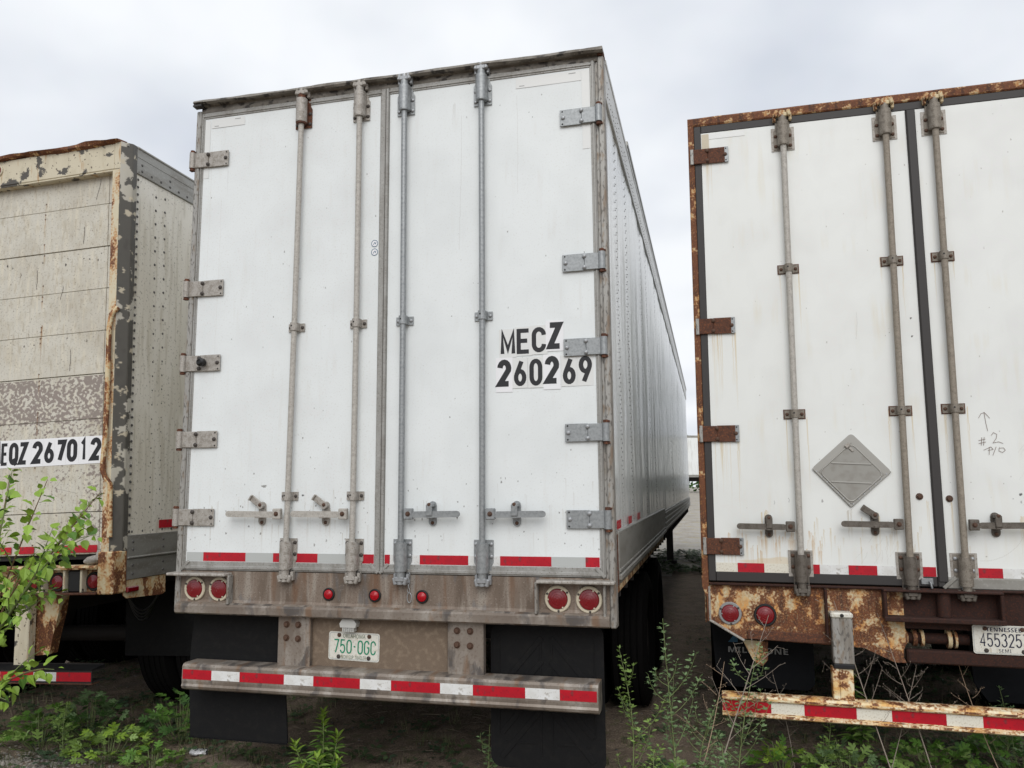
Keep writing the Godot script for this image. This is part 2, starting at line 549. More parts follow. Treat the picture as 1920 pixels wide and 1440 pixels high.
	var fl := t.noise(55, 0.08, 4, 1.0, 1.0, 2)
	var cl := t.noise(255, 0.036, 3, 3.0, 3.0)
	for y in range(556, 1024):
		for x in 768:
			var q := fl[y * 768 + x] / 255.0
			var big := cl[y * 768 + x] / 255.0
			var lim := 0.2 + 0.44 * big if y < 676 else (0.36 + 0.45 * big if y < 716 else 0.86 - 0.5 * big * smoothstep(520.0, 768.0, x))
			if q > lim:
				t.dab(x, y, rgb(136, 125, 118), clampf((q - lim) * 14.0, 0.0, 0.92))
	for k in 9:
		for e in [-22.0, -9.0, 9.0, 22.0]:
			var yy: float = 82.0 + k * 117.0 + e
			if t.rg.randf() < 0.8:
				t.blot(585, yy, 2.2, 2.4, rgb(58, 40, 30), 0.95)
				t.drip(585, yy, 40, 2, rgb(140, 92, 48), 0.45)
	t.drip(585, 400, 150, 5, rgb(120, 74, 36), 0.7); t.drip(585, 120, 90, 3, rgb(150, 110, 60), 0.5)
	t.specks(22, 0.21, 0.24, 1.0, 3.0, rgb(46, 40, 36), 0.95); t.specks(28, 0.41, 0.45, 0.8, 2.4, rgb(52, 44, 38), 0.9)
	t.specks(60, 0.0, 1.0, 0.8, 1.8, rgb(92, 80, 66), 0.7)
	for q in [[566, 246, 2, 58], [694, 140, 1, 50], [520, 250, 1, 14], [668, 480, 2, 60], [735, 8, -10, 60], [640, 300, -4, 40]]:
		t.scratch(q[0], q[1], q[2], q[3], rgb(52, 46, 42), 0.9); t.scratch(q[0] + 1, q[1] + 2, q[2], q[3] - 4, rgb(52, 46, 42), 0.9)
	t.scratch(640, 850, 50, -60, rgb(90, 84, 78), 0.7); t.scratch(644, 852, 60, 14, rgb(90, 84, 78), 0.7)
	mat("roll_door", Color.WHITE, 0.55, 0.0, t.tex())

	# weathered aluminium trim
	t = Tex.new(512, 512, rgb(158, 157, 153), 16)
	t.layer(t.noise(61, 0.012, 4, 6.0), 0.35, 0.85, rgb(132, 129, 123), 0.8)
	t.layer(t.noise(62, 0.06, 4), 0.55, 0.8, rgb(172, 170, 166), 0.6)
	t.layer(t.noise(63, 0.12, 3), 0.68, 0.8, rgb(92, 84, 74), 0.6)
	mat("trim", Color.WHITE, 0.5, 0.25, t.tex(), 0.8)
	# pale weathered post
	t = Tex.new(512, 512, rgb(158, 156, 151), 17)
	t.layer(t.noise(64, 0.02, 4, 10.0), 0.4, 0.8, rgb(128, 120, 110), 0.8)
	t.layer(t.noise(65, 0.08, 4, 3.0), 0.62, 0.75, rgb(92, 88, 84), 0.75)
	t.layer(t.noise(66, 0.02, 4, 3.0), 0.68, 0.85, rgb(116, 92, 70), 0.5)
	mat("post_grey", Color.WHITE, 0.5, 0.3, t.tex(), 0.7)
	# galvanised steel with spangle
	t = Tex.new(256, 256, rgb(150, 153, 154), 18)
	t.layer(t.noise(67, 0.05, 1, 1.0, 1.0, 1), 0.2, 0.9, rgb(164, 167, 168), 0.6)
	t.layer(t.noise(68, 0.03, 4), 0.45, 0.9, rgb(128, 131, 132), 0.7)
	mat("galvanised", Color.WHITE, 0.48, 0.55, t.tex(), 0.16)
	# dusty old rods
	t = Tex.new(256, 512, rgb(178, 174, 167), 19)
	t.layer(t.noise(69, 0.06, 4), 0.45, 0.8, rgb(158, 154, 147), 0.8)
	t.layer(t.noise(70, 0.16, 2), 0.66, 0.8, rgb(128, 115, 100), 0.6)
	t.layer(t.noise(71, 0.03, 3), 0.64, 0.8, rgb(188, 184, 176), 0.7)
	mat("rod_dusty", Color.WHITE, 0.62, 0.15, t.tex(), 0.4)
	mat("rod_brown", rgb(206, 198, 188), 0.66, 0.1, M.rod_dusty.albedo_texture, 0.4)
	# dirty plates: hinges and guides on the old door
	t = Tex.new(256, 256, rgb(168, 163, 156), 20)
	t.layer(t.noise(72, 0.02, 4), 0.4, 0.75, rgb(142, 136, 128), 0.8)
	t.layer(t.noise(73, 0.06, 4), 0.6, 0.75, rgb(182, 178, 172), 0.7)
	t.layer(t.noise(74, 0.1, 3), 0.7, 0.85, rgb(100, 84, 68), 0.6)
	mat("plate_dirty", Color.WHITE, 0.58, 0.25, t.tex(), 0.25)
	# the road-film brown sill and bumper
	t = Tex.new(640, 320, rgb(124, 110, 98), 21)
	t.layer(t.noise(75, 0.012, 4, 5.0), 0.38, 0.8, rgb(98, 84, 72), 0.9)
	t.layer(t.noise(76, 0.03, 4, 10.0), 0.55, 0.85, rgb(158, 150, 140), 0.75)
	t.layer(t.noise(77, 0.02, 4, 8.0), 0.6, 0.85, rgb(106, 74, 52), 0.7)
	t.layer(t.noise(78, 0.016, 3, 3.0), 0.64, 0.85, rgb(98, 104, 112), 0.6)
	t.layer(t.noise(79, 0.2, 3), 0.6, 0.85, rgb(84, 72, 62), 0.6)
	t.layer(t.noise(80, 0.14, 2), 0.76, 0.86, rgb(176, 168, 158), 0.4)
	mat("sill_brown", Color.WHITE, 0.62, 0.12, t.tex(), 1.4)
	relief("sill_brown", M.sill_brown.albedo_texture, 0.06)
	t = Tex.new(640, 320, rgb(134, 124, 114), 22)
	t.layer(t.noise(81, 0.006, 4, 1.0, 3.0), 0.4, 0.85, rgb(108, 96, 86), 0.8)
	t.layer(t.noise(82, 0.012, 5, 3.0, 1.0, 2), 0.55, 0.85, rgb(172, 166, 158), 0.65)
	t.layer(t.noise(83, 0.016, 5, 2.0, 1.0, 2), 0.62, 0.8, rgb(80, 76, 74), 0.75)
	t.layer(t.noise(84, 0.12, 3), 0.6, 0.9, rgb(100, 84, 70), 0.5)
	t.layer(t.noise(184, 0.02, 4, 5.0), 0.66, 0.85, rgb(120, 86, 60), 0.5)
	mat("bumper_worn", Color.WHITE, 0.5, 0.3, t.tex(), 1.6)
	relief("bumper_worn", M.bumper_worn.albedo_texture, 0.03)
	# dusty brown inner plate
	t = Tex.new(512, 512, rgb(118, 102, 86), 23)
	t.layer(t.noise(85, 0.2, 3), 0.45, 0.8, rgb(92, 78, 66), 0.8)
	t.layer(t.noise(86, 0.02, 4), 0.5, 0.85, rgb(138, 122, 104), 0.7)
	mat("plate_brown", Color.WHITE, 0.8, 0.0, t.tex(), 0.5)
	# header under the roof edge, sooty in patches
	t = Tex.new(640, 160, rgb(126, 121, 113), 24)
	t.layer(t.noise(87, 0.012, 4, 2.0), 0.42, 0.8, rgb(96, 90, 82), 0.9)
	t.layer(t.noise(88, 0.02, 4), 0.6, 0.74, rgb(52, 48, 45), 0.9)
	t.layer(t.noise(89, 0.08, 4), 0.64, 0.8, rgb(160, 152, 140), 0.6)
	mat("header_grey", Color.WHITE, 0.6, 0.1, t.tex(), 1.3)

	# heavy rust with the last flakes of cream paint
	t = Tex.new(512, 512, rgb(192, 174, 138), 25).corrode(90, 0.013, 0.37)
	mat("rust_flaking", Color.WHITE, 0.78, 0.0, t.tex(), 0.7)
	relief("rust_flaking", M.rust_flaking.albedo_texture, 0.12)
	# the sill plate: 1.06 m by 0.415 m, scale eaten in from its edges, lamps and welds
	t = Tex.new(768, 300, rgb(206, 193, 160), 26)
	t.layer(t.noise(203, 0.04, 4), 0.45, 0.85, rgb(178, 166, 142), 0.7)
	t.layer(t.noise(204, 0.014, 4, 2.5, 1.0, 2), 0.42, 0.75, rgb(210, 148, 78), 0.85)
	var field := t.noise(93, 0.013, 5, 1.3, 1.0, 2)
	for y in 300:
		for x in 768:
			var m := (x - 0.0) / 724.0          # metres from the left edge
			var h := 1.085 - y / 724.0          # height above ground
			var e := 0.16 * exp(-maxf(0.0, 1.083 - h) * 26.0) + 0.42 * exp(-maxf(0.0, h - 0.79) * 26.0 if m < 0.66 else -maxf(0.0, h - 0.70) * 22.0)
			e += 0.22 * exp(-absf(m - 0.56) * 9.0) + 0.14 * exp(-absf(Vector2(m - 0.315, h - 0.905).length() - 0.075) * 30.0) + 0.14 * exp(-absf(m - 0.86) * 7.0)
			var k := y * 768 + x
			field[k] = clampi(int(field[k] * 0.92 + 255.0 * e), 0, 255)
	t.corrode(93, 0.013, 0.51, 1.0, field)
	t.layer(t.noise(205, 0.04, 4, 6.0), 0.55, 0.85, rgb(58, 38, 30), 0.6, field, 0.5, 0.75)
	t.layer(t.noise(96, 0.09, 4), 0.62, 0.76, rgb(168, 152, 124), 0.5)
	mat("rust_sill", Color.WHITE, 0.82, 0.0, t.tex())
	relief("rust_sill", M.rust_sill.albedo_texture, 0.1)
	t = Tex.new(256, 256, rgb(90, 56, 40), 27)
	t.layer(t.noise(97, 0.03, 4), 0.4, 0.8, rgb(72, 46, 36), 0.9)
	t.layer(t.noise(98, 0.08, 4), 0.58, 0.8, rgb(140, 82, 48), 0.7)
	t.layer(t.noise(99, 0.15, 2), 0.7, 0.85, rgb(54, 36, 30), 0.7)
	mat("rust_brown", Color.WHITE, 0.85, 0.0, t.tex(), 0.3)
	mat("rust_dark", rgb(150, 130, 122), 0.85, 0.0, M.rust_brown.albedo_texture, 0.3)
	t = Tex.new(512, 256, rgb(232, 222, 192), 28)
	t.layer(t.noise(207, 0.02, 4, 2.0, 3.0, 2), 0.45, 0.8, rgb(222, 168, 88), 0.8)
	t.corrode(100, 0.016, 0.57)
	mat("rust_yellow", Color.WHITE, 0.6, 0.0, t.tex(), 0.8)
	# chipped cream paint over dark primer: the roll door trailer's frame
	t = Tex.new(640, 320, rgb(202, 193, 170), 29)
	t.layer(t.noise(103, 0.03, 4, 4.0), 0.5, 0.85, rgb(186, 176, 152), 0.7)
	t.layer(t.noise(102, 0.012, 5, 1.0, 1.0, 2), 0.72, 0.735, rgb(80, 76, 70), 1.0)
	t.layer(t.noise(104, 0.06, 4), 0.8, 0.83, rgb(74, 62, 52), 0.9)
	t.layer(t.noise(105, 0.03, 4, 6.0), 0.74, 0.9, rgb(156, 108, 62), 0.6)
	mat("paint_chipped", Color.WHITE, 0.55, 0.0, t.tex(), 1.4)
	t = Tex.new(512, 512, rgb(184, 179, 167), 30)
	t.layer(t.noise(206, 0.02, 4, 6.0), 0.45, 0.85, rgb(166, 160, 146), 0.7)
	var rn := t.noise(106, 0.015, 4, 1.3, 1.0, 2)
	for y in 512:
		var lim := 0.26 if y > 345 and y < 490 else 0.39
		for x in 512:
			if rn[y * 512 + x] / 255.0 > lim:
				t.dab(x, y, rgb(82, 79, 73), 1.0)
	t.layer(t.noise(107, 0.1, 4, 2.0), 0.5, 0.9, rgb(66, 62, 57), 0.5, rn, 0.5, 0.56)
	t.layer(t.noise(108, 0.06, 4, 1.0, 1.0, 2), 0.74, 0.76, rgb(190, 180, 158), 0.95)
	mat("primer_patches", Color.WHITE, 0.5, 0.0, t.tex(), 3.0)
	relief("primer_patches", M.primer_patches.albedo_texture, 0.1)
	t = Tex.new(512, 512, rgb(206, 192, 158), 31).corrode(109, 0.012, 0.56, 2.0)
	mat("rust_cream", Color.WHITE, 0.75, 0.0, t.tex(), 0.8)
	t = Tex.new(512, 512, rgb(204, 194, 168), 131).corrode(209, 0.016, 0.62, 2.5)
	mat("jamb_cream", Color.WHITE, 0.6, 0.0, t.tex(), 0.9)
	# aluminium side skins
	t = Tex.new(512, 512, rgb(228, 223, 211), 32)
	t.layer(t.noise(110, 0.01, 3, 6.0), 0.4, 0.85, rgb(216, 210, 195), 0.8)
	t.layer(t.noise(111, 0.05, 4, 12.0), 0.55, 0.85, rgb(188, 180, 162), 0.5)
	t.layer(t.noise(112, 0.1, 3), 0.72, 0.82, rgb(120, 112, 100), 0.5)
	mat("skin_cream", Color.WHITE, 0.3, 0.0, t.tex(), 1.5)
	t = Tex.new(512, 512, rgb(150, 148, 142), 33)
	t.layer(t.noise(113, 0.02, 4, 1.0, 6.0), 0.4, 0.85, rgb(128, 124, 116), 0.8)
	t.layer(t.noise(114, 0.08, 4), 0.62, 0.8, rgb(176, 174, 168), 0.5)
	mat("rail_alu", Color.WHITE, 0.42, 0.35, t.tex(), 1.0)
	t = Tex.new(256, 256, rgb(188, 187, 182), 133)
	t.layer(t.noise(213, 0.04, 4, 1.0, 4.0), 0.4, 0.85, rgb(166, 163, 156), 0.8)
	mat("rail_pale", Color.WHITE, 0.34, 0.1, t.tex(), 1.0)
	t = Tex.new(512, 512, rgb(230, 232, 230), 34)
	t.layer(t.noise(115, 0.02, 4, 10.0), 0.5, 0.9, rgb(204, 203, 198), 0.6)
	t.layer(t.noise(116, 0.1, 3), 0.72, 0.85, rgb(170, 164, 154), 0.5)
	mat("skin_white", Color.WHITE, 0.2, 0.0, t.tex(), 1.5)
	M.skin_white.metallic_specular = 0.8
	# rubber
	t = Tex.new(256, 256, rgb(22, 22, 23), 35)
	t.layer(t.noise(117, 0.03, 4), 0.5, 0.9, rgb(31, 30, 29), 0.7)
	t.layer(t.noise(118, 0.2, 2), 0.7, 0.85, rgb(52, 49, 45), 0.4)
	mat("rubber", Color.WHITE, 0.72, 0.0, t.tex(), 0.5)
	mat("rubber_blue", rgb(190, 205, 235), 0.6, 0.0, M.rubber.albedo_texture, 0.5)
	for k in ["rubber", "rubber_blue"]:
		M[k].metallic_specular = 0.3
	mat("tyre", rgb(24, 23, 23), 0.85)
	mat("seal_black", rgb(52, 49, 48), 0.6)
	mat("black", rgb(22, 22, 23), 0.5)
	M.tyre.metallic_specular = 0.15
	mat("gap", rgb(30, 29, 28), 0.8)
	mat("frame_dark", rgb(38, 33, 30), 0.8)
	# printed and small things
	mat("ink", rgb(26, 26, 30), 0.45)
	mat("sticker", rgb(232, 232, 234), 0.35)
	mat("sticker_clear", rgb(220, 221, 219), 0.3)
	t = Tex.new(256, 256, rgb(182, 12, 34), 136)
	t.layer(t.noise(220, 0.02, 4), 0.5, 0.9, rgb(160, 14, 34), 0.7); t.layer(t.noise(221, 0.05, 5, 1.0, 1.0, 2), 0.76, 0.8, rgb(112, 66, 60), 0.7)
	t.layer(t.noise(222, 0.2, 2), 0.74, 0.85, rgb(120, 20, 34), 0.6)
	mat("tape_red", Color.WHITE, 0.34, 0.0, t.tex(), 0.9)
	t = Tex.new(256, 256, rgb(224, 225, 224), 137)
	t.layer(t.noise(223, 0.02, 4), 0.5, 0.9, rgb(206, 205, 200), 0.7); t.layer(t.noise(224, 0.05, 5, 1.0, 1.0, 2), 0.74, 0.8, rgb(140, 132, 122), 0.6)
	t.layer(t.noise(225, 0.2, 2), 0.72, 0.85, rgb(170, 166, 160), 0.6)
	mat("tape_white", Color.WHITE, 0.34, 0.0, t.tex(), 0.9)
	mat("tape_silver", rgb(180, 183, 181), 0.35)
	t = Tex.new(128, 128, rgb(224, 220, 206), 36)
	t.layer(t.noise(119, 0.12, 3), 0.6, 0.85, rgb(186, 176, 156), 0.7)
	mat("tape_dirty", Color.WHITE, 0.4, 0.0, t.tex(), 0.2)
	var lens := mat("lens_red", rgb(118, 6, 20), 0.25)
	lens.clearcoat_enabled = true; lens.clearcoat = 0.6; lens.clearcoat_roughness = 0.2
	mat("lens_bright", rgb(168, 10, 28), 0.25)
	mat("ring_cream", rgb(196, 186, 164), 0.5)
	mat("ring_grey", rgb(140, 140, 140), 0.45)
	mat("bolt_rust", rgb(84, 60, 46), 0.7, 0.1)
	mat("bolt_dark", rgb(70, 64, 60), 0.6, 0.2)
	mat("bolt_zinc", rgb(160, 162, 164), 0.4, 0.5)
	mat("rivet_grey", rgb(84, 82, 80), 0.7, 0.0)
	t = Tex.new(256, 128, rgb(216, 214, 204), 37)
	t.layer(t.noise(120, 0.05, 4), 0.55, 0.8, rgb(196, 190, 174), 0.8)
	t.specks(16, 0.0, 1.0, 0.8, 2.0, rgb(120, 92, 66), 0.7); t.drip(200, 40, 40, 5, rgb(150, 110, 70), 0.6)
	mat("plate_white", Color.WHITE, 0.4, 0.0, t.tex(), 0.3)
	mat("ink_green", rgb(28, 132, 100), 0.4)
	mat("ink_olive", rgb(86, 104, 84), 0.5)
	mat("ink_navy", rgb(38, 40, 62), 0.4)
	mat("ink_grey", rgb(150, 150, 150), 0.6)
	mat("ink_blue", rgb(40, 92, 124), 0.6)
	mat("pencil", rgb(128, 112, 104), 0.8)
	mat("placard", rgb(164, 162, 156), 0.42, 0.3)
	t = Tex.new(128, 128, rgb(152, 150, 144), 140)
	t.layer(t.noise(240, 0.03, 4), 0.45, 0.9, rgb(138, 134, 127), 0.7)
	mat("placard_inner", Color.WHITE, 0.45, 0.3, t.tex(), 0.3)
	mat("iron_dark", Color(0.62, 0.6, 0.58), 0.6, 0.25, M.plate_dirty.albedo_texture, 0.25)
	mat("iron_grey", Color(0.8, 0.78, 0.75), 0.6, 0.25, M.plate_dirty.albedo_texture, 0.25)
	mat("lamp_grey", rgb(186, 186, 182), 0.45)
	mat("can", rgb(214, 214, 216), 0.35, 0.3)
	# ground and plants
	t = Tex.new(640, 640, rgb(128, 113, 97), 38)
	t.layer(t.noise(121, 0.0128, 5), 0.35, 0.75, rgb(106, 92, 79), 0.9)
	t.layer(t.noise(122, 0.08, 5), 0.5, 0.8, rgb(144, 128, 110), 0.7)
	t.layer(t.noise(123, 0.3, 3), 0.58, 0.75, rgb(76, 64, 54), 0.8)
	t.layer(t.noise(124, 0.19, 4), 0.62, 0.74, rgb(162, 148, 130), 0.7)
	t.layer(t.noise(125, 0.032, 4), 0.62, 0.72, rgb(94, 96, 62), 0.4)
	mat("dirt", Color.WHITE, 0.95, 0.0, t.tex(), 2.6)
	relief("dirt", M.dirt.albedo_texture, 1.2)
	t = Tex.new(512, 512, rgb(158, 152, 143), 138)  # yard gravel; base colour paled to carry the open daylight
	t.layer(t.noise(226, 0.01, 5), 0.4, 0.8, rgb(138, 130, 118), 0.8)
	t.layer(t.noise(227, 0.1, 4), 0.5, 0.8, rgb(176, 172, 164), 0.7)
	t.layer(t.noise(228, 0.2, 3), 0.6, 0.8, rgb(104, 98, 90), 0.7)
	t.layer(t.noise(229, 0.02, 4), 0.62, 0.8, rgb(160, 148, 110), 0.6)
	mat("daylit_yard_gravel", Color.WHITE, 0.95, 0.0, t.tex(), 6.0)
	relief("daylit_yard_gravel", M.daylit_yard_gravel.albedo_texture, 1.5)
	mat("stone", rgb(150, 146, 140), 0.85)
	M.stone.vertex_color_use_as_albedo = true
	for q in [["leaf_green", 84, 122, 44], ["leaf_pale", 124, 152, 76], ["leaf_dark", 66, 100, 46], ["leaf_blue", 112, 138, 92], ["leaf_yellow", 136, 168, 60], ["leaf_young", 126, 156, 54]]:
		var lm := mat(q[0], rgb(q[1], q[2], q[3]), 0.55)
		lm.backlight = Color(0.35, 0.45, 0.12)
	mat("stem_green", rgb(118, 132, 82), 0.7)
	mat("stem_red", rgb(112, 86, 62), 0.75)
	mat("stem_dry", rgb(172, 148, 124), 0.85)
	mat("stem_grey", rgb(150, 138, 126), 0.85)
	mat("cover", Color.WHITE, 0.65)
	M.cover.vertex_color_use_as_albedo = true
	M.cover.backlight = Color(0.25, 0.35, 0.1)
	mat("petal", rgb(236, 232, 222), 0.5)


# ---- shared hardware ----
func make_shared() -> void:
	var b := MB.new()
	b.lathe([Vector2(0.016, 0.0), Vector2(0.016, 0.003), Vector2(0.011, 0.003)], fz(0, 0, 0), 12)
	b.lathe([Vector2(0.011, 0.003), Vector2(0.0105, 0.010), Vector2(0.008, 0.012), Vector2(0.0, 0.012)], fz(0, 0, 0), 6)
	G.bolt = b.mesh()
	b = MB.new()
	b.lathe([Vector2(0.013, 0.0), Vector2(0.012, 0.005), Vector2(0.007, 0.009), Vector2(0.0, 0.0105)], fz(0, 0, 0), 10)
	G.dome = b.mesh()
	b = MB.new()
	b.lathe([Vector2(0.009, 0.0), Vector2(0.0075, 0.003), Vector2(0.003, 0.0055), Vector2(0.0, 0.006)], Transform3D(Basis(Vector3(0, 0, 1), -PI / 2), Vector3.ZERO), 8)
	G.rivet_x = b.mesh()
	b = MB.new()
	b.lathe([Vector2(0.005, 0.0), Vector2(0.005, 0.0006), Vector2(0.0, 0.0006)], fz(0, 0, 0), 8)
	G.hole = b.mesh()
	# tyre lying round the x axis, 0.27 wide, 1.0 across, ribbed tread
	b = MB.new()
	var pr := [Vector2(0.29, -0.10), Vector2(0.36, -0.135), Vector2(0.44, -0.135), Vector2(0.482, -0.115)]
	for k in 5:
		var y0 := -0.11 + k * 0.046
		pr.append(Vector2(0.5, y0)); pr.append(Vector2(0.5, y0 + 0.034))
		if k < 4:
			pr.append(Vector2(0.484, y0 + 0.036)); pr.append(Vector2(0.484, y0 + 0.044))
	pr.append_array([Vector2(0.482, 0.115), Vector2(0.44, 0.135), Vector2(0.36, 0.135), Vector2(0.29, 0.10), Vector2(0.29, -0.10)])
	b.lathe(pr, Transform3D(Basis(Vector3(0, 0, 1), -PI / 2), Vector3.ZERO), 48)
	G.tyre = b.mesh()
	b = MB.new()
	b.lathe([Vector2(0.292, -0.10), Vector2(0.30, 0.09), Vector2(0.27, 0.09), Vector2(0.25, -0.02), Vector2(0.14, -0.05), Vector2(0.11, 0.02), Vector2(0.10, 0.07), Vector2(0.0, 0.07)], Transform3D(Basis(Vector3(0, 0, 1), -PI / 2), Vector3.ZERO), 28)
	G.rim = b.mesh()


func bolt(p: Node, x: float, y: float, z: float, m: Material, s := 1.0, shape := "bolt") -> void:
	part("bolt" if shape != "hole" else "bolt_hole", G[shape], m, p, Transform3D(Basis().scaled(Vector3(s, s, s)), Vector3(x, y, z)))


func tape(p: Node, x0: float, x1: float, y0: float, y1: float, z: float, m: Material, turn := 0.0) -> void:
	part("reflective_tape", MB.new().box(Vector3.ZERO, Vector3(absf(x1 - x0) - 0.0006, y1 - y0, 0.0012)), m, p, rotz(turn, Vector3((x0 + x1) / 2, (y0 + y1) / 2, z)))


# strap hinge: flat leaf from xt (tip) towards the barrel at xb
func hinge(p: Node, xt: float, xb: float, y: float, h: float, m: Material, bm: Material, pin: Material, rolled := true) -> Node3D:
	var s := signf(xb - xt)
	var xm := lerpf(xt, xb, 0.56)
	var b := MB.new()
	b.blk(minf(xt, xm), maxf(xt, xm), y - h / 2, y + h / 2, 0.006, 0.013, 0.002)
	b.blk(minf(xm, xb - s * 0.012), maxf(xm, xb - s * 0.012), y - h / 2 + 0.002, y + h / 2 - 0.002, 0.008, 0.019, 0.003)
	if rolled:
		b.tube([Vector3(xb, y - h / 2, 0.02), Vector3(xb, y + h / 2, 0.02)], 0.019, 12)
	var o := part("hinge", b, m, p)
	if rolled:
		for e in [-1.0, 1.0]:
			var c := MB.new()
			c.tube([Vector3(xb, y + e * (h / 2 - 0.002), 0.02), Vector3(xb, y + e * (h / 2 + 0.016), 0.02)], 0.0135, 8)
			c.box(Vector3(xb + s * 0.004, y + e * (h / 2 + 0.008), 0.008), Vector3(0.036, 0.012, 0.026), 0.003)
			part("pin", c, pin, o)
	bolt(o, xm, y + h * 0.32, 0.019, bm, 0.95, "dome"); bolt(o, xm, y - h * 0.32, 0.019, bm, 0.95, "dome")
	bolt(o, xt + s * 0.018, y, 0.013, bm, 0.95, "dome")
	bolt(o, xt + s * 0.014, y + h * 0.38, 0.0131, M.gap, 1.0, "hole"); bolt(o, xt + s * 0.014, y - h * 0.38, 0.0131, M.gap, 1.0, "hole")
	return o


# the casting that carries a rod end; up = 1 at the header, -1 at the sill. Plate centre at (x, y)
func lock_bracket(p: Node, x: float, y: float, up: float, m: Material, bm: Material, old := false) -> void:
	var b := MB.new()
	var w := 0.054
	var poly := PackedVector2Array([Vector2(-w, -0.098), Vector2(w, -0.098), Vector2(w, 0.02), Vector2(0.043, 0.04), Vector2(0.043, 0.098), Vector2(-0.043, 0.098), Vector2(-0.043, 0.04), Vector2(-w, 0.02)])
	b.prism(poly, 0.001, 0.0075, Transform3D(Basis(), Vector3.ZERO))
	b.tube([Vector3(0, -0.083, 0.036), Vector3(0, -0.078, 0.036), Vector3(0, 0.07, 0.036), Vector3(0, 0.074, 0.036)], [0.028, 0.034, 0.034, 0.029], 14)
	b.tube([Vector3(0, 0.07, 0.036), Vector3(0, 0.108, 0.036)], 0.024, 12)
	b.box(Vector3(0, -0.005, 0.018), Vector3(0.066, 0.15, 0.03), 0.004)
	part("lock_bracket", b, m, p, rotz(0.0 if up > 0 else PI, Vector3(x, y, 0)))
	if old:
		part("backing_plate", MB.new().blk(x - 0.068, x + 0.068, y - up * 0.03 - 0.075, y - up * 0.03 + 0.075, -0.0005, 0.0035), M.plate_dirty, p)
	for q in [[-0.043, -0.075], [0.043, -0.075], [-0.043, -0.01], [0.043, -0.01]]:
		bolt(p, x + q[0], y + up * q[1], 0.0075, bm, 0.85, "dome")
	for q in [-0.033, 0.033]:
		bolt(p, x + q, y + up * 0.082, 0.0077, M.gap, 1.1, "hole")


# the cam that turns into its keeper at a rod end
func cam(p: Node, x: float, y: float, up: float, m: Material, wide := 1.0) -> void:
	var b := MB.new()
	b.tube([Vector3(0, -0.05, 0.038), Vector3(0, 0.028, 0.038)], 0.0185, 10)
	b.box(Vector3(0.0, 0.0, 0.042), Vector3(0.05, 0.026, 0.034), 0.004)
	for s in [-1.0, 1.0]:
		b.box(Vector3(s * 0.031 * wide, 0.004, 0.038), Vector3(0.022, 0.04, 0.03), 0.005, rotz(s * 0.25, Vector3.ZERO))
		b.box(Vector3(s * 0.036 * wide, -0.002, 0.016), Vector3(0.018, 0.05, 0.03), 0.004)
	part("cam", b, m, p, Transform3D(Basis(Vector3(0, 0, 1), 0.0 if up > 0 else PI), Vector3(x, y, 0)))


func guide(p: Node, x: float, y: float, m: Material, bm: Material, w := 0.104, old := false) -> void:
	var poly := PackedVector2Array([Vector2(-w / 2, 0.001), Vector2(-w / 2, 0.007), Vector2(-0.024, 0.007)])
	for i in 9:
		var a := PI - PI * i / 8.0
		poly.append(Vector2(cos(a) * 0.0235, 0.036 + sin(a) * 0.0235))
	poly.append_array([Vector2(0.024, 0.007), Vector2(w / 2, 0.007), Vector2(w / 2, 0.001)])
	var b := MB.new().prism(poly, -0.024, 0.024, Transform3D(Basis(Vector3(1, 0, 0), Vector3(0, 0, 1), Vector3(0, 1, 0)), Vector3.ZERO))
	part("rod_guide", b, m, p, mv(x, y, 0))
	if old:
		part("backing_plate", MB.new().blk(x - w / 2 - 0.006, x + w / 2 + 0.006, y - 0.029, y + 0.029, 0.0, 0.003), M.rust_brown, p)
	for s in [-1.0, 1.0]:
		bolt(p, x + s * w * 0.375, y, 0.007, bm, 0.8, "dome")
	bolt(p, x - 0.006, y + 0.004, 0.0592, M.gap, 1.0, "hole")


func handle(p: Node, hub: float, tip: float, hx: float, y: float, m: Material, bm: Material, flipped: bool, hasp_mat: Material) -> void:
	var s := signf(tip - hub)
	var b := MB.new()
	b.box(Vector3(hub, y, 0.05), Vector3(0.05, 0.06, 0.03), 0.004)
	part("handle_hub", b, m, p)
	var l := absf(tip - hub) - 0.02
	b = MB.new()
	var poly := stadium(0.034, l, 5)
	b.prism(poly, -0.005, 0.005, Transform3D(Basis(Vector3(0, 0, 1), PI / 2 + 0.012 * s), Vector3((hub + s * 0.02 + tip) / 2, y - 0.002, 0.056)))
	part("handle", b, m, p)
	bolt(p, hub, y, 0.065, bm, 0.85)
	b = MB.new()
	b.prism(stadium(0.044, 0.135), 0.001, 0.008, mv(hx, y, 0))
	b.box(Vector3(hx, y - 0.016, 0.034), Vector3(0.03, 0.016, 0.06), 0.003)
	if flipped:
		b.box(Vector3(0, 0.034, 0.0), Vector3(0.036, 0.075, 0.01), 0.003, rotz(0.95, Vector3(hx - 0.005, y + 0.05, 0.025)))
		b.box(Vector3(0, 0.0715, 0.005), Vector3(0.036, 0.01, 0.02), 0.002, rotz(0.95, Vector3(hx - 0.005, y + 0.05, 0.025)))
		b.tube([Vector3(hx, y + 0.047, 0.008), Vector3(hx, y + 0.047, 0.034)], 0.02, 12)
	else:
		b.box(Vector3(hx, y + 0.02, 0.066), Vector3(0.034, 0.062, 0.009), 0.003)
		b.box(Vector3(hx, y + 0.047, 0.036), Vector3(0.03, 0.02, 0.056), 0.003)
	part("hasp", b, hasp_mat, p)
	bolt(p, hx, y + 0.05, 0.034 if flipped else 0.066, bm, 0.8, "dome"); bolt(p, hx, y - 0.05, 0.008, bm, 0.8, "dome")


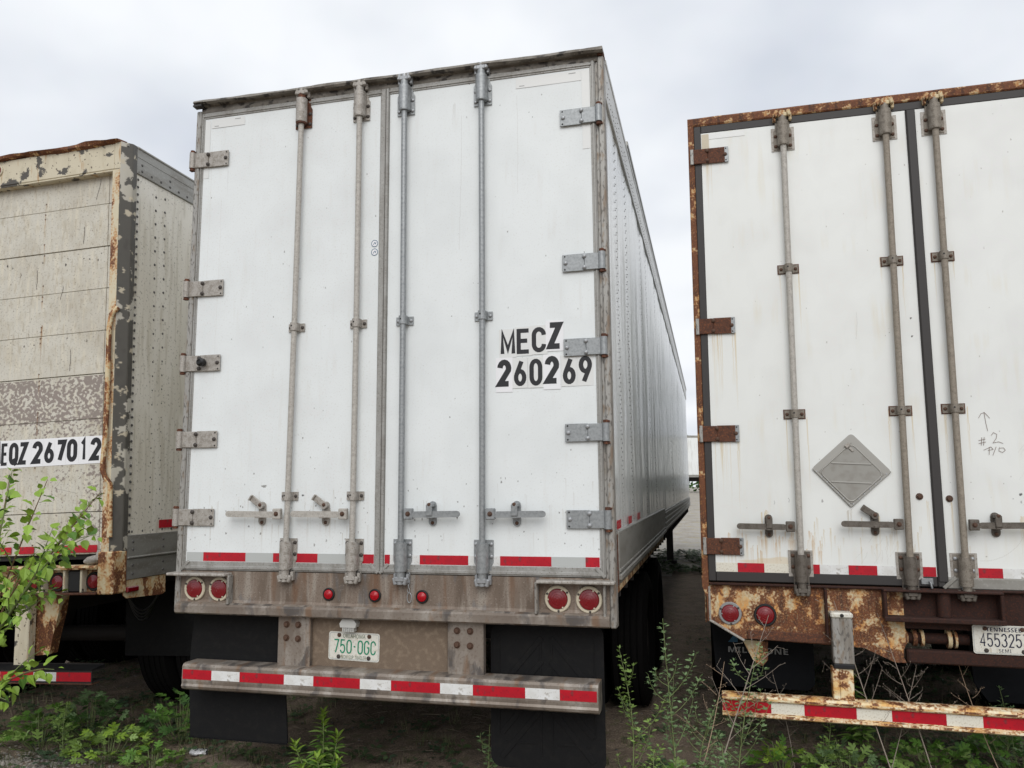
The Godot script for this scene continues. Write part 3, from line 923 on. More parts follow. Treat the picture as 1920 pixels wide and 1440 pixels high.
func round_light(p: Node, x: float, y: float, z: float, r: float, rl: float, ring: Material, lens: Material, called: String, screws := true) -> void:
	var o := part(called, MB.new().lathe([Vector2(r, 0), Vector2(r, 0.006), Vector2(r - 0.004, 0.010), Vector2(rl + 0.002, 0.010), Vector2(rl, 0.004)], fz(0, 0, 0), 28), ring, p, mv(x, y, z))
	part("lens", MB.new().lathe([Vector2(rl, 0.002), Vector2(rl, 0.009), Vector2(rl * 0.93, 0.0135), Vector2(rl * 0.72, 0.0155), Vector2(rl * 0.7, 0.0142), Vector2(rl * 0.48, 0.0168), Vector2(rl * 0.46, 0.0155), Vector2(rl * 0.25, 0.0175), Vector2(rl * 0.23, 0.0165), Vector2(0, 0.0178)], fz(0, 0, 0), 28), lens, o)
	if screws:
		for k in 3:
			var a := 0.6 + TAU * k / 3.0
			part("screw", G.dome, M.bolt_dark, o, Transform3D(Basis().scaled(Vector3(0.5, 0.5, 0.4)), Vector3(cos(a) * (r + rl) / 2, sin(a) * (r + rl) / 2, 0.0095)))
			part("tab", MB.new().box(Vector3(cos(a + 0.5) * rl * 0.96, sin(a + 0.5) * rl * 0.96, 0.0135), Vector3(0.008, 0.008, 0.004), 0.001), ring, o)


func wheels(p: Node, zs: Array) -> void:
	for z in zs:
		part("axle", MB.new().tube([Vector3(-1.0, 0.5, z), Vector3(1.0, 0.5, z)], 0.064, 10), M.frame_dark, p)
		for x in [-1.155, -0.835, 0.835, 1.155]:
			var w := part("tyre", G.tyre, M.tyre, p, Transform3D(Basis(Vector3(1, 0, 0), rng.randf() * 6.0), Vector3(x, 0.492, z)))
			part("rim", G.rim, M.frame_dark, w, Transform3D(Basis(Vector3(0, 1, 0), 0.0 if absf(x) > 1.0 and x > 0 else (PI if x < -1.0 else (PI if x > 0 else 0.0))), Vector3.ZERO))
		for x in [-0.5, 0.5]:
			part("suspension_hanger", MB.new().prism(PackedVector2Array([Vector2(-0.28, 0.42), Vector2(0.28, 0.42), Vector2(0.1, 0.0), Vector2(-0.1, 0.0)]), x - 0.05, x + 0.05, Transform3D(Basis(Vector3(0, 0, -1), Vector3(0, 1, 0), Vector3(1, 0, 0)), Vector3(0, 0.45, z))), M.frame_dark, p)


# slider rails, cross members, landing legs, floor: what hangs beneath every box
func undercarriage(p: Node, ln: float, y: float, axles: Array, rail_to: float) -> void:
	for x in [-0.5, 0.5]:
		part("slider_rail", MB.new().blk(x - 0.04, x + 0.04, y - 0.24, y - 0.09, -rail_to, -0.4), M.frame_dark, p)
	var cm := MB.new()
	cm.blk(-1.26, 1.26, -0.09, 0.0, -0.025, 0.025)
	var g := cm.mesh()
	for k in int(ln / 0.4) - 1:
		part("cross_member", g, M.frame_dark, p, mv(0, y, -0.5 - k * 0.4))
	for x in [-0.9, 0.9]:
		var l := part("landing_leg", MB.new().blk(x - 0.07, x + 0.07, 0.08, y - 0.09, -ln + 2.55, -ln + 2.69, 0.01), M.frame_dark, p)
		part("foot", MB.new().blk(x - 0.14, x + 0.14, 0.0, 0.08, -ln + 2.5, -ln + 2.74, 0.01), M.frame_dark, l)
	part("landing_brace", MB.new().blk(-0.83, 0.83, 0.62, 0.7, -ln + 2.6, -ln + 2.64), M.frame_dark, p)
	wheels(p, axles)


# a sheet wall at x, facing sign(s), that bulges and buckles; panels w metres wide
func skin(p: Node, x: float, s: float, z0: float, z1: float, y0: float, y1: float, nz: int, ny: int, amp: float, sd: int, m: Material, called: String) -> void:
	var f := FastNoiseLite.new()
	f.seed = sd; f.frequency = 1.0; f.fractal_octaves = 3
	var bump := func(z: float, y: float) -> float:
		var k := fposmod(-z, 0.61) / 0.61
		return amp * (0.6 * sin(k * PI) * (0.5 + f.get_noise_2d(floorf(-z / 0.61) * 7.3, y * 0.35)) + 0.9 * f.get_noise_2d(z * 1.5, y * 0.25) + 0.3 * f.get_noise_2d(z * 4.0 + 50.0, y * 0.6))
	var b := MB.new()
	var nrm := func(z: float, y: float) -> Vector3:
		var e := 0.01
		return Vector3(1, -(bump.call(z, y + e) - bump.call(z, y - e)) / (2 * e), -(bump.call(z + e, y) - bump.call(z - e, y)) / (2 * e)).normalized()
	var vs := []
	var ns := []
	for i in nz + 1:
		var col := []
		var cn := []
		var z := lerpf(z0, z1, float(i) / nz)
		for j in ny + 1:
			var y := lerpf(y0, y1, float(j) / ny)
			var q: Vector3 = nrm.call(z, y)
			col.append(Vector3(x + s * bump.call(z, y), y, z)); cn.append(Vector3(s * q.x, q.y, q.z))
		vs.append(col); ns.append(cn)
	for i in nz:
		for j in ny:
			b.quad_smooth(vs[i][j], vs[i + 1][j], vs[i + 1][j + 1], vs[i][j + 1], ns[i][j], ns[i + 1][j], ns[i + 1][j + 1], ns[i][j + 1])
	part(called, b, m, p)


# a door leaf: thin slab whose outer sheet is pressed in a little here and there
func door_leaf(x0: float, x1: float, y0: float, y1: float, depth: float, sd: int) -> MB:
	var f := FastNoiseLite.new()
	f.seed = sd; f.frequency = 1.3; f.fractal_octaves = 3
	var b := MB.new()
	b.rect = Rect2(x0, y0, x1 - x0, y1 - y0)
	b.blk(x0, x1, y0, y1, -depth, -0.006)
	var hz := func(x: float, y: float) -> float:
		var e := minf(minf(x - x0, x1 - x), minf(y - y0, y1 - y)) / 0.08
		return -0.0035 * clampf(e, 0, 1) * (0.5 + 0.5 * f.get_noise_2d(x * 1.6, y)) 
	var nx := 22; var ny := 44
	var nr := func(x: float, y: float) -> Vector3:
		return Vector3(-(hz.call(x + 0.01, y) - hz.call(x - 0.01, y)) / 0.02, -(hz.call(x, y + 0.01) - hz.call(x, y - 0.01)) / 0.02, 1).normalized()
	for i in nx:
		for j in ny:
			var xa := lerpf(x0, x1, float(i) / nx); var xb := lerpf(x0, x1, float(i + 1) / nx)
			var ya := lerpf(y0, y1, float(j) / ny); var yb := lerpf(y0, y1, float(j + 1) / ny)
			b.quad_smooth(Vector3(xa, ya, hz.call(xa, ya)), Vector3(xb, ya, hz.call(xb, ya)), Vector3(xb, yb, hz.call(xb, yb)), Vector3(xa, yb, hz.call(xa, yb)), nr.call(xa, ya), nr.call(xb, ya), nr.call(xb, yb), nr.call(xa, yb))
	return b


func rivets(p: Node, at: Array, m: Material, s := 1.0, called := "rivet") -> void:
	var mm := MultiMesh.new()
	mm.transform_format = MultiMesh.TRANSFORM_3D
	mm.mesh = G.rivet_x
	mm.instance_count = at.size()
	for i in at.size():
		mm.set_instance_transform(i, Transform3D(Basis().scaled(Vector3(s, s, s)), at[i]))
	var o := MultiMeshInstance3D.new()
	o.name = called
	o.multimesh = mm
	o.material_override = m
	o.set_meta("kind", "stuff")
	p.add_child(o, true)


# a profile in (z, y) carried along x with a dented, wavering line
func dented(pr: Array, x0: float, x1: float, steps: int, wob: float, sd: int, y_end := 0.0) -> MB:
	var f := FastNoiseLite.new()
	f.seed = sd; f.frequency = 1.0
	var b := MB.new()
	var rows := []
	for i in steps + 1:
		var k := float(i) / steps
		var x := lerpf(x0, x1, k)
		var row := []
		for j in pr.size():
			var q: Vector2 = pr[j]
			row.append(Vector3(x, q.y + y_end * k + wob * f.get_noise_2d(x * 2.2, j * 0.35), q.x + wob * f.get_noise_2d(x * 2.2 + 40.0, j * 0.35)))
		rows.append(row)
	var m := pr.size()
	var mid := Vector3.ZERO
	for q in pr:
		mid += Vector3(0, q.y, q.x) / m
	for i in steps:
		for j in m:
			var l := (j + 1) % m
			var a: Vector3 = rows[i][j]; var c: Vector3 = rows[i + 1][l]
			var nr: Vector3 = (rows[i + 1][j] - a).cross(rows[i][l] - a).normalized()
			var out := (a + c) / 2 - mid; out.x = 0
			if nr.dot(out) < 0:
				nr = -nr
			b.face([a, rows[i + 1][j], c, rows[i][l]], nr)
	b.face(rows[0], Vector3(-1, 0, 0)); b.face(rows[steps], Vector3(1, 0, 0))
	return b


func plate(p: Node, x: float, y: float, z: float, turn: float) -> MeshInstance3D:
	var o := part("licence_plate", MB.new().prism(round_rect(0.305, 0.152, 0.014), 0.0, 0.002), M.plate_white, p, rotz(turn, Vector3(x, y, z)))
	var e := MB.new()
	var rr := []
	for q in round_rect(0.293, 0.14, 0.012):
		rr.append(q)
	e.ribbon(rr, 0.0018, 0.0028, true)
	part("rim", e, M.tape_silver, o)
	for q in [[-0.09, 0.058], [0.09, 0.058], [-0.09, -0.058], [0.09, -0.058]]:
		part("screw", G.bolt, M.bolt_rust if q[1] > 0 else M.bolt_dark, o, Transform3D(Basis().scaled(Vector3(0.75, 0.75, 0.6)), Vector3(q[0], q[1], 0.002)))
	return o


# ---- the white trailer with galvanised lock rods ----
func middle_trailer() -> void:
	var T := thing("box_trailer", "clean white swing-door box trailer with galvanised lock rods and brown dusty sill", "trailer", Transform3D(), "box trailers parked in a row")
	var L := 16.15
	# box: roof, floor, plain wall, front
	part("roof", MB.new().blk(-1.29, 1.29, 4.045, 4.06, -L, -0.02), M.rail_alu, T)
	part("floor", MB.new().blk(-1.27, 1.27, 1.13, 1.2, -L, -0.06), M.frame_dark, T)
	part("front_wall", MB.new().blk(-1.27, 1.27, 1.2, 4.045, -L, -L + 0.03), M.skin_white, T)
	part("side_wall", MB.new().blk(-1.288, -1.26, 1.17, 4.045, -L, -0.07), M.skin_white, T)
	part("inner_lining", MB.new().blk(1.25, 1.27, 1.2, 4.045, -L, -0.07), M.skin_white, T)
	skin(T, 1.284, 1.0, -0.068, -L, 1.40, 3.86, 260, 14, 0.0095, 5, M.skin_white, "side_skin")
	# top rail, stepped roof rail further forward
	var b := MB.new()
	b.blk(1.27, 1.2985, 3.83, 4.062, -L, -0.066, 0.004)
	b.blk(1.27, 1.303, 4.035, 4.068, -L, -0.066, 0.004)
	var tr_rail := part("top_rail", b, M.rail_pale, T)
	part("roof_edge", MB.new().blk(1.20, 1.31, 4.07, 4.105, -L, -1.25, 0.004), M.rail_alu, tr_rail)
	# bottom rail with an alloy scuff band and a row of drop lugs
	b = MB.new()
	b.blk(1.262, 1.305, 1.205, 1.425, -4.6, -0.10, 0.004)
	b.blk(1.262, 1.316, 1.172, 1.204, -4.6, -0.10, 0.006)
	b.blk(1.262, 1.309, 1.212, 1.23, -4.6, -0.10, 0.004)
	var br := part("bottom_rail", b, M.rail_alu, T)
	b = MB.new()
	b.blk(1.262, 1.300, 1.175, 1.40, -L, -4.61, 0.004)
	for k in 4:
		b.blk(1.262, 1.308, 1.19 + k * 0.055, 1.215 + k * 0.055, -L, -4.61, 0.004)
	part("bottom_rail", b, M.rail_alu, T)
	b = MB.new()
	# lower flange with scallops
	var fl := PackedVector2Array([Vector2(0.11, 1.172)])
	fl.append(Vector2(0.11, 1.092))
	fl.append(Vector2(4.58, 1.092)); fl.append(Vector2(4.58, 1.172))
	b.prism(fl, 1.268, 1.278, Transform3D(Basis(Vector3(0, 0, -1), Vector3(0, 1, 0), Vector3(1, 0, 0)), Vector3.ZERO))
	part("lower_flange", b, M.rust_cream, br)
	var lg := MB.new().prism(PackedVector2Array([Vector2(-0.05, 0.0), Vector2(0.05, 0.0), Vector2(0.046, -0.03), Vector2(0.02, -0.036), Vector2(0.0, -0.02), Vector2(-0.02, -0.036), Vector2(-0.046, -0.03)]), 0.0, 0.012, Transform3D(Basis(Vector3(0, 0, -1), Vector3(0, 1, 0), Vector3(1, 0, 0)), Vector3.ZERO)).mesh()
	for k in 33:
		part("scallop", lg, M.rail_alu, br, mv(1.2785, 1.171, -0.2 - k * 0.13))
	part("corner_rust", dented([Vector2(-0.068, 1.15), Vector2(-0.098, 1.15), Vector2(-0.098, 1.41), Vector2(-0.068, 1.41)], 1.262, 1.3, 1, 0.003, 4), M.rust_brown, T)
	# side rivets
	var at := []
	var z := -0.10
	while z > -L + 0.1:
		var yy := 1.45
		while yy < 3.82:
			at.append(Vector3(1.2835, yy, z))
			if z < -0.2:
				at.append(Vector3(1.2835, yy + 0.02, z + 0.055))
			yy += 0.052 if z > -6.0 else 0.075
		z -= 0.49 if z > -0.2 else (0.61 if z > -5.0 else 0.305)
	z = -0.13
	while z > -9.0:
		at.append(Vector3(1.298, 3.87, z)); at.append(Vector3(1.298, 3.905 if int(z * 10) % 2 == 0 else 3.9, z - 0.02))
		if int(-z / 0.075) % 7 < 3:
			at.append(Vector3(1.298, 3.96, z))
		z -= 0.075
	z = -0.16
	while z > -4.5:
		at.append(Vector3(1.303, 1.41, z)); at.append(Vector3(1.308, 1.22, z)); z -= 0.3
		at.append(Vector3(1.303, 1.41, z + 0.25)); at.append(Vector3(1.308, 1.22, z + 0.25))
	rivets(T, at, M.rivet_grey, 0.55)
	for k in 3:
		tape_side(T, 1.299, 1.436, 1.482, -0.075 - k * 0.62, -0.27 - k * 0.62)
	# rear frame: corner posts, header
	for s in [-1.0, 1.0]:
		b = MB.new()
		b.blk(s * 1.262, s * 1.297, 0.955 if s < 0 else 0.945, 4.05, -0.066, 0.012, 0.006)
		b.blk(s * 1.247, s * 1.27, 1.19, 4.035, -0.05, -0.004)
		part("corner_post", b, M.post_grey, T)
	part("corner_cap", MB.new().blk(1.262, 1.299, 4.05, 4.075, -0.06, 0.02, 0.006), M.rust_brown, T)
	var hd := part("header", dented([Vector2(-0.05, 4.036), Vector2(0.004, 4.036), Vector2(0.008, 4.052), Vector2(0.006, 4.072), Vector2(0.03, 4.080), Vector2(0.032, 4.092), Vector2(-0.05, 4.094)], -1.262, 1.262, 60, 0.004, 7, -0.012), M.header_grey, T)
	part("roof_lip", dented([Vector2(0.004, 4.082), Vector2(0.042, 4.076), Vector2(0.055, 4.084), Vector2(0.05, 4.100), Vector2(-0.05, 4.104)], -1.295, 1.297, 70, 0.0065, 9, -0.018), M.header_grey, hd)
	for q in [[-1.298, 0.06], [1.16, 0.13]]:
		part("seal_patch", dented([Vector2(0.012, 4.062), Vector2(0.05, 4.066), Vector2(0.05, 4.075), Vector2(0.012, 4.074)], q[0], q[0] + q[1], 4, 0.004, 3), M.seal_black, hd)
	# doors: white skin inside a grey trim
	for d in 2:
		var x0 := -1.237 if d == 0 else 0.020
		var x1 := -0.040 if d == 0 else 1.217
		b = door_leaf(x0, x1, 1.245, 3.995, 0.055, 30 + d)
		var door := part("door", b, M.door_white_a if d == 0 else M.door_white_b, T)
		var xo := -1.262 if d == 0 else 1.246
		b = MB.new()
		b.blk(minf(xo, x0 if d == 0 else x1), maxf(xo, x0 if d == 0 else x1), 1.196, 4.034, -0.045, 0.004, 0.002)
		b.blk(minf(xo, x0 if d == 0 else x1) + (0.005 if d == 0 else 0.010), maxf(xo, x0 if d == 0 else x1) - (0.010 if d == 0 else 0.005), 1.20, 4.03, 0.0, 0.010, 0.003)
		part("side_trim", b, M.trim, door)
		b = MB.new()
		b.blk(x0, x1, 3.9945, 4.034, -0.045, 0.005, 0.002)
		b.blk(x0 - 0.01, x1 + 0.01, 4.004, 4.018, 0.0, 0.010, 0.003)
		part("top_trim", b, M.trim, door)
		b = MB.new()
		b.blk(x0, x1, 1.196, 1.2455, -0.045, 0.005, 0.002)
		b.blk(x0 - 0.01, x1 + 0.01, 1.202, 1.222, 0.0, 0.011, 0.004)
		part("bottom_trim", b, M.trim, door)
		for k in 2:
			var cx: float = (x0 if (k == 0) else x1)
			part("trim_mitre", MB.new().box(Vector3.ZERO, Vector3(0.07, 0.018, 0.012), 0.003, rotz(PI / 4 * (1 if k == 0 else -1), Vector3(cx, 1.222, 0.006))), M.trim, door)
	b = MB.new()
	b.blk(-0.0395, 0.0195, 1.196, 4.034, -0.04, 0.003)
	b.blk(-0.0345, -0.004, 1.20, 4.03, 0.0, 0.011, 0.003)
	part("centre_seal", b, M.trim, T)
	part("seal_lip", MB.new().blk(0.0, 0.017, 1.20, 4.03, 0.0, 0.015, 0.003), M.trim, T)
	# inspection stickers and factory label strips
	for y in [3.082, 3.03]:
		var o := part("inspection_sticker", MB.new().lathe([Vector2(0.021, 0.0), Vector2(0.021, 0.0012), Vector2(0.0, 0.0012)], fz(0, 0, 0), 20), M.sticker, T, mv(-0.066, y, 0.0))
		var ring := []
		for k in 20:
			ring.append(Vector2(cos(TAU * k / 20) * 0.0195, sin(TAU * k / 20) * 0.0195))
		part("printed_ring", MB.new().ribbon(ring, 0.0016, 0.0018, true).ribbon([Vector2(-0.008, -0.008), Vector2(0.0, 0.006), Vector2(0.006, -0.004), Vector2(0.009, 0.008)], 0.0014, 0.002), M.ink_blue, o)
	for q in [[-1.19, -0.955, 3.928, 3.985, -0.02], [0.792, 1.168, 3.925, 3.985, 0.0]]:
		var o := part("label_strip", MB.new().blk(q[0], q[1], q[2], q[3], 0.0, 0.0011), M.sticker_clear, T)
		part("fine_print", MB.new().ribbon([Vector2(q[0] + 0.02, q[2] + 0.012), Vector2(q[0] + 0.05, q[2] + 0.012)], 0.002, 0.0018).ribbon([Vector2(q[1] - 0.07, q[3] - 0.012), Vector2(q[1] - 0.03, q[3] - 0.012)], 0.002, 0.0018), M.ink_grey, o)
	for q in [[-1.236, -1.198, 3.6, 3.98], [1.17, 1.216, 3.52, 3.985]]:
		part("label_strip", MB.new().blk(q[0], q[1], q[2], q[3], 0.0, 0.0012), M.sticker_clear, T)
	# fleet number on single-letter stickers
	var codes := [["M", 0.692, 2.378, 0.083, 0.138, 0.0215], ["E", 0.783, 2.384, 0.08, 0.14, 0.0235], ["C", 0.868, 2.388, 0.08, 0.14, 0.0245], ["Z", 0.954, 2.402, 0.084, 0.148, 0.031],
		["2", 0.672, 2.207, 0.08, 0.15, 0.031], ["6", 0.766, 2.207, 0.07, 0.148, 0.0245], ["0", 0.853, 2.206, 0.072, 0.148, 0.0245], ["2", 0.938, 2.213, 0.08, 0.152, 0.031], ["6", 1.037, 2.207, 0.07, 0.148, 0.0245], ["9", 1.124, 2.207, 0.072, 0.15, 0.0245]]
	for k in codes.size():
		var q: Array = codes[k]
		var bold: bool = q[5] > 0.03
		var yb: float = 0.03 if (bold and k > 3) else 0.011
		var o := part("letter_sticker", MB.new().blk(q[1] - 0.008, q[1] + q[3] + 0.0065, q[2] - yb, q[2] + q[4] + 0.010, 0.0, 0.0010 + 0.0001 * (k % 2)), M.sticker if bold else M.sticker_clear, T)
		b = MB.new()
		glyph(b, q[0], q[1], q[2], q[3], q[4], q[5], 0.0018)
		part("letter", b, M.ink, o)
	# reflective tape along the door feet
	for q in [[-1.232, -1.120, 0], [-1.120, -0.842, 1], [-0.842, -0.664, 0], [-0.664, -0.385, 1], [-0.385, -0.143, 0], [-0.143, -0.042, 1], [0.022, 0.053, 1], [0.053, 0.228, 2], [0.228, 0.505, 1], [0.505, 0.682, 2], [0.682, 0.960, 1], [0.960, 1.140, 0], [1.140, 1.214, 1]]:
		tape(T, q[0], q[1], 1.248, 1.298, 0.0009, [M.tape_silver, M.tape_red, M.tape_white][q[2]])
	# hinges: old and stained on one door, bright on the other
	for y in [3.718, 2.887, 2.422, 1.96, 1.50]:
		hinge(T, -1.055, -1.305, y, 0.1, M.plate_dirty, M.bolt_dark, M.rust_brown)
	part("door_stop", MB.new().lathe([Vector2(0.021, 0), Vector2(0.025, 0.01), Vector2(0.025, 0.035), Vector2(0.014, 0.045), Vector2(0.01, 0.04), Vector2(0, 0.04)], fz(0, 0, 0), 16), M.black, T, mv(-1.165, 2.424, 0.018))
	for y in [3.708, 2.871, 2.404, 1.945, 1.492]:
		hinge(T, 1.046, 1.264, y, 0.096, M.galvanised, M.bolt_zinc, M.rust_brown)
	# lock rods: top x, bottom x, dusty or bright
	var rods := [[-0.543, -0.566, true], [-0.161, -0.158, true], [0.124, 0.130, false], [0.596, 0.593, false]]
	var grips := [[-0.617, -0.945, -0.740], [-0.208, -0.530, -0.337], [0.18, 0.475, 0.303], [0.644, 0.944, 0.777]]
	for k in 4:
		var q: Array = rods[k]
		var m: Material = M.rod_dusty if q[2] else M.galvanised
		var bm: Material = M.bolt_dark if q[2] else M.bolt_zinc
		var rod := part("lock_rod", MB.new().tube([Vector3(q[0], 4.0, 0.036), Vector3(lerpf(q[0], q[1], 0.5) + 0.003, 2.6, 0.037), Vector3(q[1], 1.25, 0.036)], 0.0165, 12), m, T)
		lock_bracket(rod, q[0], 3.945, 1.0, M.rust_brown if k == 0 else (M.plate_dirty if q[2] else M.galvanised), bm)
		if k == 0:
			part("cover_sleeve", MB.new().tube([Vector3(q[0], 3.87, 0.037), Vector3(q[0], 4.02, 0.037)], 0.0345, 14), M.plate_dirty, rod)
		lock_bracket(rod, q[1], 1.285, -1.0, M.plate_dirty if q[2] else M.galvanised, bm)
		cam(rod, q[0], 4.058, 1.0, M.plate_dirty if q[2] else M.bolt_zinc); cam(rod, q[1], 1.172, -1.0, M.plate_dirty if q[2] else M.bolt_zinc)
		guide(rod, lerpf(q[0], q[1], 0.5) + 0.002, 2.606, M.plate_dirty if q[2] else M.galvanised, bm)
		if q[2]:
			guide(rod, q[1], 1.621, M.plate_dirty, bm)
		handle(rod, grips[k][0], grips[k][1], grips[k][2], 1.522, m, M.bolt_rust, q[2], M.plate_dirty if q[2] else M.galvanised)
	var chain := MB.new()
	for k in 5:
		var ring := []
		for a in 9:
			ring.append(Vector3(0.172 + (cos(TAU * a / 8) * 0.006 if k % 2 == 0 else 0.0), 1.195 - k * 0.021 + sin(TAU * a / 8) * 0.013, 0.02 + (cos(TAU * a / 8) * 0.006 if k % 2 == 1 else 0.0)))
		chain.tube(ring, 0.002, 5, false)
	var clip := []
	for a in 13:
		clip.append(Vector3(0.176 + cos(TAU * a / 12) * 0.013, 1.072 + sin(TAU * a / 12) * 0.026, 0.018))
	chain.tube(clip, 0.0028, 5, false)
	part("safety_chain", chain, M.bolt_zinc, T)
	# sill
	var prof := PackedVector2Array([Vector2(-0.05, 1.192), Vector2(0.0, 1.192), Vector2(0.002, 1.03), Vector2(0.012, 1.016), Vector2(0.036, 1.006), Vector2(0.045, 0.997), Vector2(0.046, 0.962), Vector2(0.036, 0.954), Vector2(-0.05, 0.954)])
	var sill := part("sill", along_x(prof, -1.262, 1.262, MB.new()), M.sill_brown, T)
	part("sill_edge", along_x(PackedVector2Array([Vector2(0.02, 1.016), Vector2(0.038, 1.0085), Vector2(0.0478, 0.998), Vector2(0.0488, 0.960), Vector2(0.038, 0.9515), Vector2(0.0, 0.9515), Vector2(0.0, 1.0)]), -1.2625, 1.2615, MB.new()), M.bumper_worn, sill)
	for q in [[-1.312, -0.925, -0.922], [0.89, 1.295, 0.885]]:
		var s := part("lamp_guard", MB.new().box(Vector3((q[0] + q[1]) / 2, 1.176, 0.035), Vector3(q[1] - q[0], 0.016, 0.085), 0.004), M.plate_dirty, T)
		b = MB.new()
		b.blk(q[2] - 0.008, q[2] + 0.008, 1.01, 1.172, 0.0, 0.05, 0.004)
		part("guard_cheek", b, M.post_grey, s)
	part("guard_cheek", MB.new().blk(1.232, 1.245, 0.99, 1.166, 0.0, 0.04, 0.003), M.post_grey, T)
	for q in [[-1.163, 1.09], [-1.0, 1.09], [0.992, 1.085], [1.156, 1.085]]:
		round_light(T, q[0], q[1], 0.004, 0.069, 0.052, M.ring_cream, M.lens_red, "tail_light")
	for x in [-0.308, -0.031, 0.245]:
		round_light(T, x, 1.077, 0.002, 0.036, 0.026, M.black, M.lens_bright, "clearance_light", false)
	# guard bar on two bolted posts
	for s in [[-0.62, -0.42], [0.388, 0.588]]:
		b = MB.new()
		b.blk(s[0], s[1], 0.655, 0.9525, -0.05, 0.0, 0.004)
		b.blk(s[1] - 0.045 if s[0] < 0 else s[0], s[1] if s[0] < 0 else s[0] + 0.006, 0.66, 0.95, -0.1, -0.05)
		var post := part("bumper_post", b, M.bumper_worn, T)
		for q in [[0.054, 0.905], [0.127, 0.905], [0.054, 0.832], [0.127, 0.829]]:
			bolt(post, s[0] + q[0], q[1], 0.0, M.bolt_rust, 1.15)
	part("cross_plate", MB.new().blk(-0.42, 0.388, 0.66, 0.9535, -0.06, -0.035), M.plate_brown, T)
	var bar := part("bumper", along_x(PackedVector2Array([Vector2(-0.055, 0.682), Vector2(0.055, 0.684), Vector2(0.07, 0.68), Vector2(0.08, 0.668), Vector2(0.081, 0.59), Vector2(0.079, 0.574), Vector2(0.085, 0.562), Vector2(0.078, 0.548), Vector2(0.055, 0.537), Vector2(-0.03, 0.535), Vector2(-0.055, 0.56)]), -1.17, 1.203, MB.new()), M.bumper_worn, T)
	var bt := [-1.165, -0.979, -0.801, -0.527, -0.350, -0.076, 0.102, 0.376, 0.554, 0.831, 1.009, 1.196]
	for k in 11:
		tape(bar, bt[k], bt[k + 1], 0.6, 0.652, 0.0818, M.tape_red if k % 2 == 0 else M.tape_white)
	# plate and its lamp
	var pl := plate(T, -0.168, 0.793, -0.034, -0.02)
	small_text("OKLAHOMA", 0.135, 0.021, M.ink_olive, pl, mv(0.0, 0.055, 0.0022), false, "Droid Sans")
	small_text("NON EXP TRAILER", 0.15, 0.019, M.ink_olive, pl, mv(0.0, -0.058, 0.0022))
	b = MB.new()
	var xx := -0.122
	for ch in "750OGC":
		glyph(b, ch, xx, -0.04, 0.033, 0.076, 0.0075, 0.0032)
		xx += 0.0385
		if xx > -0.01 and xx < 0.0:
			xx += 0.0285
	b.ribbon([Vector2(-0.001, 0.0), Vector2(0.009, 0.0)], 0.004, 0.0032)
	part("plate_number", b, M.ink_green, pl)
	b = MB.new()
	b.prism(PackedVector2Array([Vector2(-0.045, -0.02), Vector2(0.045, -0.02), Vector2(0.05, 0.0), Vector2(0.03, 0.03), Vector2(0.022, 0.05), Vector2(-0.022, 0.05), Vector2(-0.03, 0.03), Vector2(-0.05, 0.0)]), 0.0, 0.05)
	for k in 6:
		b.box(Vector3(-0.03 + k * 0.012, -0.03, 0.026), Vector3(0.008, 0.03, 0.044), 0.002)
	part("plate_lamp", b, M.lamp_grey, T, mv(-0.185, 0.922, -0.034))
	# mud flaps
	b = MB.new()
	var rows := 12
	for i in rows:
		var y0 := lerpf(0.955, 0.225, float(i) / rows); var y1 := lerpf(0.955, 0.225, float(i + 1) / rows)
		var z0 := -0.1 + 0.025 * sin(i * 0.35); var z1 := -0.1 + 0.025 * sin((i + 1) * 0.35)
		var o0 := -0.02 * float(i) / rows
		b.face([Vector3(-1.226 + o0, y0, z0), Vector3(-0.61, y0, z0), Vector3(-0.61, y1, z1), Vector3(-1.226 + o0, y1, z1)], Vector3(0, z0 - z1, y0 - y1).normalized())
		b.face([Vector3(-1.226 + o0, y0, z0 - 0.01), Vector3(-0.61, y0, z0 - 0.01), Vector3(-0.61, y1, z1 - 0.01), Vector3(-1.226 + o0, y1, z1 - 0.01)], -Vector3(0, z0 - z1, y0 - y1).normalized())
	b.blk(-1.246, -0.61, 0.222, 0.226, -0.12, -0.11)
	part("mud_flap", b, M.rubber, T)
	b = MB.new()
	b.prism(round_rect(0.61, 0.74, 0.06, 5), -0.012, 0.0, mv(0.905, 0.57, -0.1))
	var flap := part("mud_flap", b, M.rubber, T)
	b = MB.new()
	for k in 4:
		for s in [-1.0, 1.0]:
			var yt := 0.9 - k * 0.12
			b.box(Vector3.ZERO, Vector3(0.34, 0.03, 0.006), 0.002, rotz(-s * 0.86, Vector3(0.905 + s * 0.135, yt - 0.16, -0.099)))
	for s in [-1.0, 1.0]:
		b.box(Vector3(0.905 + s * 0.03, 0.57, -0.099), Vector3(0.008, 0.6, 0.005), 0.001); b.box(Vector3(0.905 + s * 0.255, 0.62, -0.099), Vector3(0.006, 0.5, 0.005), 0.001)
		b.box(Vector3(0.905 + s * 0.14, 0.33, -0.099), Vector3(0.17, 0.008, 0.005), 0.001)
	part("tread_rib", b, M.rubber, flap)
	undercarriage(T, L, 1.13, [-2.3, -3.56], 5.2)


func tape_side(p: Node, x: float, y0: float, y1: float, z0: float, z1: float) -> void:
	part("reflective_tape", MB.new().blk(x, x + 0.0012, y0, y1, z1, z0), M.tape_red, p)


